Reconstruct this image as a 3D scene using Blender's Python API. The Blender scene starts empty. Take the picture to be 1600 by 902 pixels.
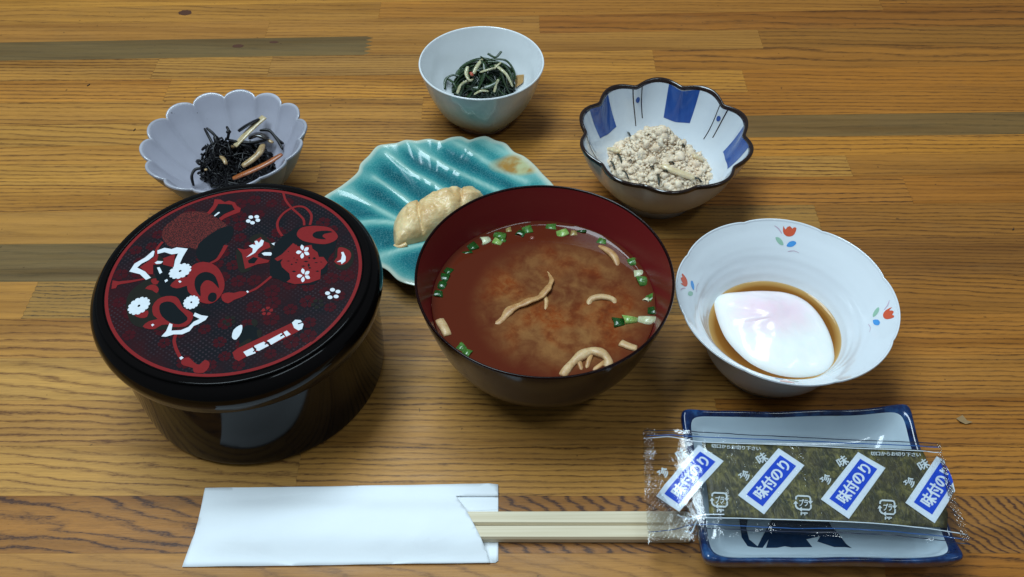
import bpy, bmesh, math, random
from mathutils import Vector, Matrix, noise
random.seed(11)
R = math.radians; PI = math.pi
sin, cos = math.sin, math.cos
scene = bpy.context.scene
C = scene.collection

# ------------------------------------------------------------------ camera
PITCH = R(48.7); HC = 0.371; FPX = 1406.0
camd = bpy.data.cameras.new('camera'); cam = bpy.data.objects.new('camera', camd); C.objects.link(cam)
cam.location = (0, 0, HC); cam.rotation_euler = (PI/2 - PITCH, 0, 0)
camd.sensor_width = 36; camd.lens = 36*FPX/1600; camd.clip_start = 0.01; camd.clip_end = 20
scene.camera = cam
# ------------------------------------------------------------------ world and lamps
w = bpy.data.worlds.new('World'); scene.world = w; w.use_nodes = True
bg = w.node_tree.nodes['Background']
bg.inputs['Color'].default_value = (0.72, 0.88, 1.0, 1); bg.inputs['Strength'].default_value = 0.105
def area(name, loc, target, sx, sy, watts, col):
    l = bpy.data.lights.new(name, 'AREA'); l.shape = 'RECTANGLE'; l.size = sx; l.size_y = sy
    l.energy = watts; l.color = col
    o = bpy.data.objects.new(name, l); C.objects.link(o); o.location = loc
    o.rotation_euler = (Vector(target)-Vector(loc)).to_track_quat('-Z', 'Y').to_euler()
    return o
area('ceiling_lamp', (-0.30, 0.46, 1.25), (-0.06, 0.34, 0), 1.15, 0.40, 15.5, (0.74, 0.91, 1.0))
area('far_ceiling_lamp', (0.75, -0.35, 2.1), (0.05, 0.3, 0), 1.1, 0.16, 5.0, (0.76, 0.91, 1.0))
scene.view_settings.view_transform = 'Standard'; scene.view_settings.look = 'None'
scene.view_settings.exposure = 0.42; scene.view_settings.gamma = 1.0

# ------------------------------------------------------------------ measuring: a pixel of the photograph seen at height z
cp, sp = cos(PITCH), sin(PITCH)
def at(px, py, z=0.0):
    a = (px-800)/FPX; b = (py-451)/FPX
    dx, dy, dz = a, cp-b*sp, -sp-b*cp
    t = (z-HC)/dz
    return Vector((dx*t, dy*t, z))
def atf(px, py, zf):
    z = 0.02
    for _ in range(6):
        p = at(px, py, z); z = zf(p.x, p.y)
    return at(px, py, z)

# ------------------------------------------------------------------ helpers: objects
def link(name, me, parent=None, loc=None):
    o = bpy.data.objects.new(name, me); C.objects.link(o)
    if parent is not None: o.parent = parent
    if loc is not None: o.location = loc
    return o
def tag(o, label=None, cat=None, group=None, kind=None):
    if label: o['label'] = label
    if cat: o['category'] = cat
    if group: o['group'] = group
    if kind: o['kind'] = kind
    return o
def empty(name, loc, label, cat, group=None):
    o = bpy.data.objects.new(name, None); C.objects.link(o); o.location = loc
    o.empty_display_size = 0.02
    return tag(o, label, cat, group)
def mesh(name, vs, fs, mats, parent=None, smooth=True, mi=None, local=True, flat_angle=None):
    """vs are world points; a child's mesh is stored relative to its thing's base"""
    off = parent.location if parent is not None else None
    if parent is not None and parent.parent is not None: off = parent.location + parent.parent.location
    if off is not None and local: vs = [Vector(v)-off for v in vs]
    me = bpy.data.meshes.new(name); me.from_pydata([tuple(v) for v in vs], [], fs)
    for m in (mats if isinstance(mats, (list, tuple)) else [mats]): me.materials.append(m)
    if mi:
        for p, i in zip(me.polygons, mi): p.material_index = i
    if smooth:
        for p in me.polygons: p.use_smooth = True
    me.update()
    return link(name, me, parent)
def bm_mesh(name, bm, mats, parent=None, smooth=False):
    vs = [v.co.copy() for v in bm.verts]; bm.verts.index_update()
    fs = [[v.index for v in f.verts] for f in bm.faces]; bm.free()
    return mesh(name, vs, fs, mats, parent, smooth)

def lathe(prof, n, mod=None, c=(0, 0)):
    """prof: list of (r, z, tag); mod(theta, r, z) -> (r, z). returns verts, faces; r==0 ends are capped by a fan"""
    vs, fs, rows = [], [], []
    for (r, z) in prof:
        if r <= 1e-6:
            vs.append(Vector((c[0], c[1], z))); rows.append([len(vs)-1]*n)
        else:
            row = []
            for i in range(n):
                th = 2*PI*i/n; rr, zz = (r, z) if mod is None else mod(th, r, z)
                vs.append(Vector((c[0]+rr*cos(th), c[1]+rr*sin(th), zz))); row.append(len(vs)-1)
            rows.append(row)
    for a, b in zip(rows, rows[1:]):
        for i in range(n):
            j = (i+1) % n
            q = [a[i], a[j], b[j], b[i]]; u = []
            for k in q:
                if k not in u: u.append(k)
            if len(u) > 2: fs.append(u)
    return vs, fs
def smooth_prof(pts, k=6):
    """Catmull-Rom through profile points"""
    out = []
    P = [pts[0]]+list(pts)+[pts[-1]]
    for i in range(1, len(P)-2):
        p0, p1, p2, p3 = P[i-1], P[i], P[i+1], P[i+2]
        for s in range(k):
            t = s/k
            out.append(tuple(0.5*((2*p1[d])+(-p0[d]+p2[d])*t+(2*p0[d]-5*p1[d]+4*p2[d]-p3[d])*t*t+(-p0[d]+3*p1[d]-3*p2[d]+p3[d])*t**3) for d in range(len(p1))))
    out.append(tuple(pts[-1]))
    return out
def tube(vs, fs, pts, rad, sides=6, flat=1.0, twist=0.0):
    """append a closed tube along pts (Vectors); rad: function of t or list; flat squeezes one axis"""
    n = len(pts); base = len(vs)
    up = Vector((0.13, 0.21, 1)).normalized()
    for i, p in enumerate(pts):
        d = (pts[min(i+1, n-1)]-pts[max(i-1, 0)])
        d = d.normalized() if d.length > 1e-9 else Vector((1, 0, 0))
        s = d.cross(up); s = s.normalized() if s.length > 1e-4 else Vector((1, 0, 0)); u = s.cross(d)
        r = rad(i/(n-1)) if callable(rad) else rad[i]
        tw = twist*i/(n-1)
        for k in range(sides):
            a = 2*PI*k/sides
            x, y = r*cos(a), r*flat*sin(a)
            vs.append(p + s*(x*cos(tw)-y*sin(tw)) + u*(x*sin(tw)+y*cos(tw)))
    for i in range(n-1):
        for k in range(sides):
            a = base+i*sides+k; b = base+i*sides+(k+1) % sides
            fs.append((a, b, b+sides, a+sides))
    fs.append(tuple(base+k for k in range(sides))[::-1]); fs.append(tuple(base+(n-1)*sides+k for k in range(sides)))
def spline(pts, k=6):
    return [Vector(p) for p in smooth_prof([tuple(p) for p in pts], k)]
def sheet(outline, zf, step=0.004, thick=0.0, xs=True):
    """a sheet cut to a world outline (x, y), gridded and laid on the surface z = zf(x, y)"""
    bm = bmesh.new()
    vv = [bm.verts.new((p[0], p[1], 0)) for p in outline]
    bm.faces.new(vv)
    bmesh.ops.triangulate(bm, faces=bm.faces[:])
    if step:
        x0, x1 = min(p[0] for p in outline), max(p[0] for p in outline)
        y0, y1 = min(p[1] for p in outline), max(p[1] for p in outline)
        for ax, a, b in ((0, x0, x1), (1, y0, y1)):
            n = int((b-a)/step)
            for i in range(1, n+1):
                co = [0, 0, 0]; no = [0, 0, 0]; co[ax] = a+(b-a)*i/(n+1); no[ax] = 1
                bmesh.ops.bisect_plane(bm, geom=bm.verts[:]+bm.edges[:]+bm.faces[:], dist=1e-7, plane_co=co, plane_no=no)
    for v in bm.verts: v.co.z = zf(v.co.x, v.co.y)
    bmesh.ops.recalc_face_normals(bm, faces=bm.faces[:])
    bm.normal_update()
    if sum(f.normal.z for f in bm.faces) < 0: bmesh.ops.reverse_faces(bm, faces=bm.faces[:])
    if thick:
        r = bmesh.ops.extrude_face_region(bm, geom=bm.faces[:])
        for e in r['geom']:
            if isinstance(e, bmesh.types.BMVert): e.co.z -= thick
        bmesh.ops.recalc_face_normals(bm, faces=bm.faces[:])
    return bm
def fbm(x, y, z=0.0, o=4):
    v, a = 0.0, 1.0
    for _ in range(o):
        v += a*noise.noise(Vector((x, y, z))); x *= 2.03; y *= 2.03; z = z*2.03+7.1; a *= .5
    return v

# ------------------------------------------------------------------ helpers: materials
class NT:
    def __init__(s, name):
        s.m = bpy.data.materials.new(name); s.m.use_nodes = True
        s.t = s.m.node_tree; s.n = s.t.nodes; s.b = s.n['Principled BSDF']; s.out = s.n['Material Output']
    def add(s, typ, **k):
        nd = s.n.new(typ)
        for a, v in k.items(): setattr(nd, a, v)
        return nd
    def ln(s, a, b): s.t.links.new(a, b)
    def val(s, x, sock):
        if hasattr(x, 'is_linked') or isinstance(x, bpy.types.NodeSocket): s.ln(x, sock)
        else: sock.default_value = x
    def math(s, op, a, b=0.0, c=None):
        nd = s.add('ShaderNodeMath', operation=op); s.val(a, nd.inputs[0]); s.val(b, nd.inputs[1])
        if c is not None: s.val(c, nd.inputs[2])
        return nd.outputs[0]
    def mix(s, f, a, b, blend='MIX'):
        nd = s.add('ShaderNodeMix', data_type='RGBA', blend_type=blend)
        s.val(f, nd.inputs[0]); s.val(a, nd.inputs[6]); s.val(b, nd.inputs[7]); return nd.outputs[2]
    def coord(s, scale=(1, 1, 1), off=None, kind='Object'):
        tc = s.add('ShaderNodeTexCoord'); v = tc.outputs[kind]
        mp = s.add('ShaderNodeMapping'); mp.inputs['Scale'].default_value = scale
        if off is not None: s.ln(off, mp.inputs['Location'])
        s.ln(v, mp.inputs['Vector']); return mp.outputs[0]
    def noise(s, vec, scale=1.0, detail=4, rough=.5, dist=0.0):
        nd = s.add('ShaderNodeTexNoise'); nd.inputs['Scale'].default_value = scale; nd.inputs['Detail'].default_value = detail
        nd.inputs['Roughness'].default_value = rough; nd.inputs['Distortion'].default_value = dist; s.ln(vec, nd.inputs['Vector']); return nd.outputs['Fac']
    def ramp(s, f, stops, interp='LINEAR'):
        nd = s.add('ShaderNodeValToRGB'); s.val(f, nd.inputs[0]); r = nd.color_ramp; r.interpolation = interp
        while len(r.elements) < len(stops): r.elements.new(.5)
        for e, (p, c) in zip(r.elements, stops):
            e.position = p; e.color = (c[0], c[1], c[2], 1) if isinstance(c, (tuple, list)) else (c, c, c, 1)
        return nd.outputs[0]
    def bump(s, h, strength=.3, dist=.001, nrm=None):
        nd = s.add('ShaderNodeBump'); nd.inputs['Strength'].default_value = strength; nd.inputs['Distance'].default_value = dist
        s.val(h, nd.inputs['Height'])
        if nrm is not None: s.ln(nrm, nd.inputs['Normal'])
        return nd.outputs[0]
    def set(s, **k):
        names = dict(col='Base Color', rough='Roughness', spec='Specular IOR Level', ior='IOR', coat='Coat Weight', coatr='Coat Roughness',
                     sss='Subsurface Weight', ssr='Subsurface Radius', sscale='Subsurface Scale', trans='Transmission Weight', nrm='Normal', alpha='Alpha')
        for a, v in k.items():
            if a in ('col',) and isinstance(v, (tuple, list)): v = (v[0], v[1], v[2], 1)
            s.val(v, s.b.inputs[names[a]])
        return s
def glaze(name, col, rough=.12, var=.06, spots=0.0, sss=0.0, big=30):
    """glossy ceramic: slightly uneven colour and surface"""
    m = NT(name); co = m.coord()
    n = m.noise(co, big, 5, .55)
    c2 = tuple(max(0, x*(1-var*2.2)) for x in col)
    c = m.mix(m.ramp(n, [(.3, 0), (.7, 1)]), (*c2, 1), (*col, 1))
    if spots:
        v = m.noise(co, 420, 2, .5)
        c = m.mix(m.ramp(v, [(.70, 0), (.76, spots)]), c, (.06, .045, .03, 1))
    m.set(col=c, rough=rough, nrm=m.bump(m.noise(co, 90, 3, .5), .12, .0006), coat=.25, coatr=.05)
    if sss: m.set(sss=sss, ssr=(1, .9, .8), sscale=.002)
    return m.m
def plain(name, col, rough=.4, **k):
    m = NT(name); co = m.coord(); n = m.noise(co, 700, 3)
    c = m.mix(n, tuple(x*.88 for x in col)+(1,), tuple(min(1, x*1.08) for x in col)+(1,))
    m.set(col=c, rough=rough, **k); return m.m

# ================================================================== THE TABLE
def wood_material():
    m = NT('laminated_wood')
    at_ = lambda nm, out='Fac': (lambda nd: nd.outputs[out])(m.add('ShaderNodeAttribute', attribute_type='OBJECT', attribute_name=nm))
    seed = at_('seed', 'Vector'); base = at_('base', 'Color'); dark = at_('dark', 'Color')
    freq = at_('freq'); slant = at_('slant'); wob = at_('wobble'); contrast = at_('contrast'); bend = at_('bend'); coarse = at_('coarse')
    tc = m.add('ShaderNodeTexCoord').outputs['Object']
    va = m.add('ShaderNodeVectorMath', operation='ADD'); m.ln(tc, va.inputs[0]); m.ln(seed, va.inputs[1]); P = va.outputs[0]
    def mapped(sx, sy, sz=1):
        mp = m.add('ShaderNodeMapping'); mp.inputs['Scale'].default_value = (sx, sy, sz); m.ln(P, mp.inputs['Vector']); return mp.outputs[0]
    sep = m.add('ShaderNodeSeparateXYZ'); m.ln(tc, sep.inputs[0]); X, Y = sep.outputs[0], sep.outputs[1]
    warp = m.math('SUBTRACT', m.noise(mapped(6.5, 30), 1, 3, .45), .5)
    warp2 = m.math('SUBTRACT', m.noise(mapped(30, 150), 1, 3, .6), .5)
    yy = m.math('MULTIPLY', Y, freq)
    ring = m.math('ADD', yy, m.math('MULTIPLY', X, slant))
    ring = m.math('ADD', ring, m.math('MULTIPLY', m.math('MULTIPLY', X, X), bend))
    ring = m.math('ADD', ring, m.math('MULTIPLY', warp, wob))
    ring = m.math('ADD', ring, m.math('MULTIPLY', warp2, m.math('MULTIPLY_ADD', coarse, 1.0, .9)))
    fr = m.math('FRACT', m.math('ADD', ring, 50.0))
    line = m.ramp(fr, [(0, .80), (.08, .30), (.22, .0), (.66, .10), (.84, .62), (.93, 1.0), (1.0, .85)], 'EASE')
    # rings are not all equally strong
    am = m.ramp(m.noise(mapped(3, 110), 1, 3, .6), [(.28, .35), (.6, 1.35)])
    line = m.math('MULTIPLY', line, am)
    # pores: short dark dashes crowded in the late wood
    pore = m.ramp(m.noise(mapped(170, 2600), 1, 2, .6), [(.50, 0), (.64, 1)])
    pore2 = m.ramp(m.noise(mapped(420, 1900), 1, 2, .6), [(.46, 0), (.60, 1)])
    pores = m.math('ADD', m.math('MULTIPLY', pore, m.math('SUBTRACT', 1.0, coarse)), m.math('MULTIPLY', pore2, coarse))
    inline = m.math('MULTIPLY_ADD', pores, .62, .56)
    L = m.math('MULTIPLY', m.math('MULTIPLY', m.math('MULTIPLY', line, inline), contrast), .98)
    L = m.math('ADD', L, m.math('MULTIPLY', m.math('MULTIPLY', pore, .17), m.math('MULTIPLY_ADD', contrast, .8, .25)))
    Lc = m.math('MINIMUM', L, 1.0)
    c = m.mix(Lc, base, dark)
    fib = m.noise(mapped(28, 1500), 1, 3, .6)
    c = m.mix(1.0, c, m.ramp(fib, [(.25, .84), (.75, 1.13)]), 'MULTIPLY')
    tone = m.noise(mapped(4, 75), 1, 4, .55)
    c = m.mix(1.0, c, m.ramp(tone, [(.28, (.66, .57, .44)), (.5, (1.0, .97, .92)), (.72, (1.22, 1.18, 1.06))]), 'MULTIPLY')
    # worn patches and rubbed-in dirt
    wr = m.noise(mapped(14, 30), 1, 4, .6)
    c = m.mix(m.ramp(wr, [(.58, 0), (.78, .22)]), c, (.15, .095, .042, 1))
    sc = m.ramp(m.noise(mapped(330, 330), 1, 1, .4), [(.775, 0), (.80, .55)])
    c = m.mix(sc, c, (.05, .022, .008, 1))
    rough = m.ramp(m.noise(mapped(25, 200), 1, 3), [(.3, .40), (.7, .54)])
    h = m.math('SUBTRACT', fib, m.math('MULTIPLY', pores, .5))
    m.set(col=c, rough=rough, spec=.30, nrm=m.bump(h, .22, .00025))
    return m.m
WOOD = wood_material()
HONEY = (.400, .205, .044); AMBER = (.335, .152, .030); TAN = (.400, .232, .072); OLIVE = (.155, .105, .046)
BROWN = (.27, .122, .028); PALE = (.43, .255, .085); GREYISH = (.185, .128, .062); ORANGE = (.39, .175, .036)
D1 = (.085, .033, .009); D2 = (.10, .042, .012); D3 = (.055, .036, .020); D4 = (.13, .052, .015); DP = (.072, .030, .017)
seams = [.090, .118, .145, .1722, .200, .2265, .253, .2795, .3065, .3335, .3632, .390, .4145, .434, .4523, .4745, .4995, .525, .550, .5735, .597, .62, .645, .672, .70, .73]
def slope(y): return max(0.0, (y-.22))*.085
# joints and character per row: list of (x_end, base, dark, freq, slant, wobble, contrast, bend, coarse)
rows = {
 .090: [(.02, TAN, D2, 190, 4, 2, .6, 0, 0), (.5, HONEY, D2, 210, 3, 2, .5, 0, 0)],
 .118: [(-.1, HONEY, D2, 210, 6, 2, .5, 0, 0), (.5, AMBER, D2, 190, 5, 2, .5, 0, .3)],
 .145: [(.16, (.36, .19, .058), D4, 150, 18, 2.2, .55, 60, .6), (.5, AMBER, D1, 230, 4, 2, .9, 0, .6)],
 .1722: [(.30, (.285, .132, .036), DP, 175, 40, 5.5, 1.25, 210, 1), (.6, BROWN, D1, 260, 3, 2, .8, 0, .5)],
 .200: [(-.10, TAN, D4, 175, 16, 4, .85, 0, .7), (.13, TAN, D2, 330, 3, 1.6, .95, 0, .5), (.5, AMBER, D1, 330, 3, 2, .95, 0, .5)],
 .2265: [(-.09, (.34, .185, .058), D4, 250, 4, 4, 1.05, 0, .6), (.10, TAN, D2, 310, 6, 2, .9, 0, .4), (.5, AMBER, D1, 360, 2, 2, .9, 0, .4)],
 .253: [(-.15, PALE, D4, 120, 8, 3.5, .75, 30, .3), (.13, TAN, D2, 300, 6, 2.5, .9, 0, .3), (.5, (.27, .122, .026), D1, 370, 5, 2, .9, 0, .4)],
 .2795: [(-.12, (.35, .18, .052), D4, 230, 4, 3.5, .95, 0, .5), (.16, TAN, D2, 280, 2, 2, .8, 0, .3), (.5, AMBER, D1, 350, 4, 2, .85, 0, .4)],
 .3065: [(-.262, (.38, .185, .042), D4, 150, 6, 2, .35, 0, 0), (.16, (.26, .17, .060), D3, 390, 10, 1.5, .75, 0, .9), (.6, (.25, .115, .028), D1, 300, 14, 3, .85, 0, .4)],
 .3335: [(.05, (.150, .110, .053), (.062, .046, .022), 230, 4, 4, .45, 0, .2), (.6, (.24, .108, .025), D1, 400, 3, 2, .9, 0, .4)],
 .3632: [(-.215, (.34, .175, .046), D2, 130, 2, 2, .3, 0, 0), (.18, (.30, .185, .062), D3, 330, 4, 1.5, .65, 0, .8), (.6, (.24, .112, .028), D1, 310, 6, 2.6, .75, 0, .4)],
 .390: [(-.02, HONEY, D1, 330, 3, 2.5, .95, 0, .1), (.24, (.33, .155, .040), D1, 250, 2, 2, 1.0, 0, 0), (.6, BROWN, D1, 300, 3, 2, .5, 0, .2)],
 .4145: [(-.12, HONEY, D1, 280, 2, 2.5, .85, 0, 0), (.21, TAN, D1, 300, 2, 2, 1.15, 0, 0), (.6, (.25, .12, .032), D2, 280, 3, 2, .6, 0, .2)],
 .434: [(-.20, (.36, .18, .046), D1, 220, 4, 3, .8, 0, 0), (.10, HONEY, D1, 350, 1, 2, 1.15, 0, 0), (.6, HONEY, D1, 250, -3, 2, .8, 0, 0)],
 .4523: [(-.16, HONEY, D1, 210, 4, 3.2, .8, 25, 0), (.13, (.36, .185, .05), D1, 330, 1, 2, 1.15, 0, 0), (.6, (.185, .120, .050), (.08, .05, .02), 150, 2, 3, .5, 0, .1)],
 .4745: [(-.06, (.36, .185, .05), D1, 240, 1, 2, .8, 0, 0), (.07, HONEY, D1, 300, 2, 2, 1.0, 0, 0), (.6, (.285, .128, .027), D1, 260, 2, 2, .7, 0, 0)],
 .4995: [(-.235, ORANGE, D1, 260, 2, 2, .9, 0, 0), (.16, HONEY, D1, 280, 2, 3, .95, 0, 0), (.6, (.275, .125, .027), D1, 230, 2, 2, .6, 0, 0)],
 .525: [(-.25, (.34, .168, .04), D1, 280, 2, 2, 1.0, 0, 0), (-.17, (.345, .185, .05), D1, 260, 0, 4, 1.0, 0, 0), (-.01, (.26, .15, .058), D1, 330, 2, 2, .8, 0, .4), (.10, HONEY, D1, 250, 2, 2, .7, 0, 0), (.6, (.275, .125, .027), D1, 130, 4, 2.5, .8, 0, 0)],
 .550: [(-.106, (.140, .103, .050), (.072, .054, .028), 180, 2, 2, .35, 0, .1), (.18, (.35, .178, .045), D1, 300, 1, 1, .45, 0, 0), (.6, (.26, .125, .028), D1, 190, 3, 2, .9, 0, 0)],
 .5735: [(-.18, (.30, .145, .038), D1, 200, 2, 1.5, .35, 0, 0), (.02, (.34, .175, .048), D1, 250, 2, 2, .5, 0, 0), (.6, (.25, .108, .024), D1, 110, 2, 2.4, .85, 0, 0)],
 .597: [(-.10, (.335, .168, .04), D1, 170, 4, 3, .5, 0, 0), (.28, (.32, .158, .038), D1, 230, 2, 2, .5, 0, 0), (.6, BROWN, D1, 200, 2, 2, .8, 0, 0)],
 .62: [(.0, HONEY, D1, 220, 2, 2, .5, 0, 0), (.6, AMBER, D1, 200, 2, 2, .5, 0, 0)],
 .645: [(.2, HONEY, D1, 220, 2, 2, .5, 0, 0), (.6, AMBER, D1, 200, 2, 2, .5, 0, 0)],
 .672: [(-.1, HONEY, D1, 220, 2, 2, .5, 0, 0), (.6, AMBER, D1, 200, 2, 2, .5, 0, 0)],
 .70: [(.1, HONEY, D1, 220, 2, 2, .5, 0, 0), (.6, AMBER, D1, 200, 2, 2, .5, 0, 0)],
}
table = empty('wooden_table', (0, .4, 0), 'honey-brown laminated wood tabletop with long grained staves under all the dishes', 'table')
bmc = bmesh.new(); bmesh.ops.create_cube(bmc, size=1)
for v in bmc.verts: v.co = Vector((v.co.x*1.34, v.co.y*.64+.41, v.co.z*.012-.0200))
bm_mesh('tabletop_core', bmc, plain('core_wood', (.12, .05, .015), .7), table)
random.seed(5)
stave_objs = {}
for i in range(len(seams)-1):
    y0, y1 = seams[i], seams[i+1]
    x = -.62; js = []
    def ya(x, y): return y + slope(y)*x
    cells = rows[y0]; start = None
    for ci, cell in enumerate(cells):
        xe = cell[0] if ci < len(cells)-1 else .62
        g = .00004
        def comb(xj, n=5, d=.0055):      # finger joint: points from y0 up to y1
            pts = []
            for k in range(n*2+1):
                f = k/(n*2); pts.append((xj + (d if k % 2 else 0), f))
            return pts
        fj = lambda xj: comb(xj, 5, .0055) if abs(xj+.106) < 1e-6 else comb(xj, 6, .0007)
        left = fj(start) if start is not None else [(x, 0), (x, 1)]
        right = fj(xe) if ci < len(cells)-1 else [(xe, 0), (xe, 1)]
        X0 = x; xm = (x+xe)/2; ym = (y0+y1)/2
        pts = []
        for (a, f) in left[::-1]:
            yy = y0+g+(y1-y0-2*g)*f; pts.append((a+g, ya(a, yy)))
        for (a, f) in right:
            yy = y0+g+(y1-y0-2*g)*f; pts.append((a-g, ya(a, yy)))
        ctr = Vector((xm, ya(xm, ym), 0))
        bm = bmesh.new()
        vv = [bm.verts.new((a-ctr.x, b-ctr.y, 0)) for a, b in pts]
        f = bm.faces.new(vv); bm.normal_update()
        if f.normal.z < 0: f.normal_flip()
        r = bmesh.ops.extrude_face_region(bm, geom=[f])
        for e in r['geom']:
            if isinstance(e, bmesh.types.BMVert): e.co.z = -.014
        bmesh.ops.recalc_face_normals(bm, faces=bm.faces[:])
        me = bpy.data.meshes.new('wood_stave'); bm.to_mesh(me); bm.free(); me.materials.append(WOOD)
        o = link('wood_stave', me, table, ctr-table.location)
        o['seed'] = [random.random()*9, random.random()*9, random.random()*9]
        avg = [sum(c_[1][k] for c_ in cells)/len(cells) for k in range(3)]
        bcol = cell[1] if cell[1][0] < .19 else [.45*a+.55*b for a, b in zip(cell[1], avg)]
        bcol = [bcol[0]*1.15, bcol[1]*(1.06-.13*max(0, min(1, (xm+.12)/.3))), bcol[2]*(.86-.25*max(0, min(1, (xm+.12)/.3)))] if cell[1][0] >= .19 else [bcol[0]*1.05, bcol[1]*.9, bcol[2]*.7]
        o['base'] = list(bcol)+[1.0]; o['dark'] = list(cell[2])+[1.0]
        o['freq'] = float(cell[3]); o['slant'] = float(cell[4]); o['wobble'] = float(cell[5]); o['contrast'] = float(cell[6])
        o['bend'] = float(cell[7]); o['coarse'] = float(cell[8])
        stave_objs[(i, ci)] = o
        start = xe; x = xe
# knots in the far staves
def knot(px, py, rx, ry, i, ci):
    p = at(px, py, .00006); vs, fs = [], []
    st = stave_objs[(i, ci)]
    n = 18; pts = []
    for k in range(n):
        a = 2*PI*k/n; q = 1+.25*noise.noise(Vector((cos(a)*2, sin(a)*2, px)))
        pts.append(p+Vector((rx*q*cos(a), ry*q*sin(a), 0)))
    mesh('knot', pts, [tuple(range(n))], KNOT, st, False)
KNOT = plain('knot_wood', (.075, .025, .010), .5)
knot(289, 20, .0050, .0036, 20, 0)
knot(372, 72, .0040, .0022, 18, 0); knot(428, 66, .0034, .0014, 18, 0)

# ================================================================== LACQUER RICE BOX
BLK = NT('black_lacquer'); cb = BLK.coord()
BLK.set(col=(.0035, .0028, .0028), rough=.09, spec=.13, nrm=BLK.bump(BLK.noise(cb, 55, 2), .05, .0006)); BLK = BLK.m
REDP = plain('red_print', (.20, .017, .018), .14, spec=.26)
DREDP = plain('dark_red_print', (.045, .006, .009), .14, spec=.26)
MREDP = plain('mid_red_print', (.13, .014, .014), .14, spec=.26)
WHTP = plain('white_print', (.62, .66, .70), .14, spec=.26)
INKP = plain('blue_black_print', (.006, .009, .011), .13, spec=.35)
GRYP = plain('grey_print', (.015, .015, .012), .14, spec=.26)
ZL = .068
bc = Vector((-.1256, .2747, 0)); RR = .0569
box = empty('lacquer_rice_box', bc, 'round black lacquer rice box with a red and white patterned lid at left', 'rice box')
prof = smooth_prof([(.0, .0016), (.045, .0016), (.0520, .0), (.0572, .0002), (.0598, .0022), (.0606, .0075), (.0611, .020), (.0614, .035), (.0617, .0515)], 5)
v, f = lathe(prof, 128, None, bc); mesh('box_body', v, f, BLK, box)
prof = smooth_prof([(.0622, .0505), (.0634, .0508), (.0640, .0518), (.0648, .0545), (.0656, .0580), (.0655, .0610), (.0645, .0640), (.0620, .0665), (.0590, .0678), (.0576, .06800), (.0572, .06795), (.0, .06795)], 5)
v, f = lathe([p if p[0] > 0 else (0, p[1]) for p in prof], 160, None, bc); lid = mesh('lid', v, f, BLK, box)
lid.location = (0, 0, 0)
# dark ground of the print with its fine dots
m = NT('dotted_lid_ground'); tc = m.coord((1, 1, 1))
mp = m.add('ShaderNodeMapping'); mp.inputs['Rotation'].default_value = (0, 0, R(35)); mp.inputs['Scale'].default_value = (560, 560, 1); m.ln(tc, mp.inputs[0])
vo = m.add('ShaderNodeTexVoronoi'); vo.inputs['Randomness'].default_value = 0.12; m.ln(mp.outputs[0], vo.inputs['Vector']); vo.inputs['Scale'].default_value = 1
dots = m.ramp(vo.outputs['Distance'], [(.16, 1), (.30, 0)])
patch = m.ramp(m.noise(tc, 60, 3, .6), [(.40, 0), (.62, 1)])
base = m.mix(m.ramp(m.noise(tc, 38, 4, .6), [(.38, 0), (.66, 1)]), (.0075, .008, .011, 1), (.028, .006, .008, 1))
c = m.mix(m.math('MULTIPLY', dots, m.math('MULTIPLY_ADD', patch, .8, .12)), base, (.034, .024, .030, 1))
m.set(col=c, rough=.13, spec=.35); LG = m.m
n = 128
mesh('printed_ground', [Vector((bc.x+RR*.978*cos(2*PI*k/n), bc.y+RR*.978*sin(2*PI*k/n), ZL+.00004)) for k in range(n)], [tuple(range(n))], LG, lid, False)
vs = []; fs = []
for k in range(n):
    a = 2*PI*k/n
    for rr in (RR*.977, RR*1.003): vs.append(Vector((bc.x+rr*cos(a), bc.y+rr*sin(a), ZL+.00007)))
    fs.append((2*k, 2*k+1, (2*k+3) % (2*n), (2*k+2) % (2*n)))
mesh('red_ring', vs, fs, REDP, lid, False)
def flatpoly(name, loops, z, mat, parent):
    bm = bmesh.new(); zz = z if isinstance(z, list) else [z]*len(loops)
    for lp, z in zip(loops, zz):
        try:
            fc = bm.faces.new([bm.verts.new((p.x, p.y, z)) for p in lp])
        except ValueError: continue
        fc.normal_update()
        if fc.normal.z < 0: fc.normal_flip()
    bmesh.ops.triangulate(bm, faces=bm.faces[:], ngon_method='EAR_CLIP')
    return bm_mesh(name, bm, mat, parent)
def smoothloop(pts, k=3):
    n = len(pts); out = []
    for i in range(n):
        p0, p1, p2, p3 = pts[i-1], pts[i], pts[(i+1) % n], pts[(i+2) % n]
        for s in range(k):
            t = s/k
            out.append(0.5*((2*p1)+(-p0+p2)*t+(2*p0-5*p1+4*p2-p3)*t*t+(-p0+3*p1-3*p2+p3)*t**3))
    return out
def zoom(ox, oy, s): return lambda x, y: at(ox+x/s, oy+y/s, ZL)
A = zoom(150, 370, 7.273); B = zoom(180, 450, 6.014); Cc = zoom(250, 300, 8.889); D = zoom(360, 330, 6.938); Ee = zoom(350, 430, 6.015); Ff = zoom(420, 295, 9.02)
def T(fn, *xy): return [fn(x, y) for x, y in xy]
lay = [ZL+.00007]
def motif(name, mat, z, *loops, k=0):
    L_ = [smoothloop(l, k) if k else l for l in loops]
    if name.endswith('blossom') or name == 'ink_flecks':
        o = flatpoly(name, L_, ZL+z, mat, lid)
        if name == 'ink_flecks': o['kind'] = 'stuff'
    else:
        for i, l in enumerate(L_): flatpoly(name, [l], ZL+z+.0000025*i, mat, lid)
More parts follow.
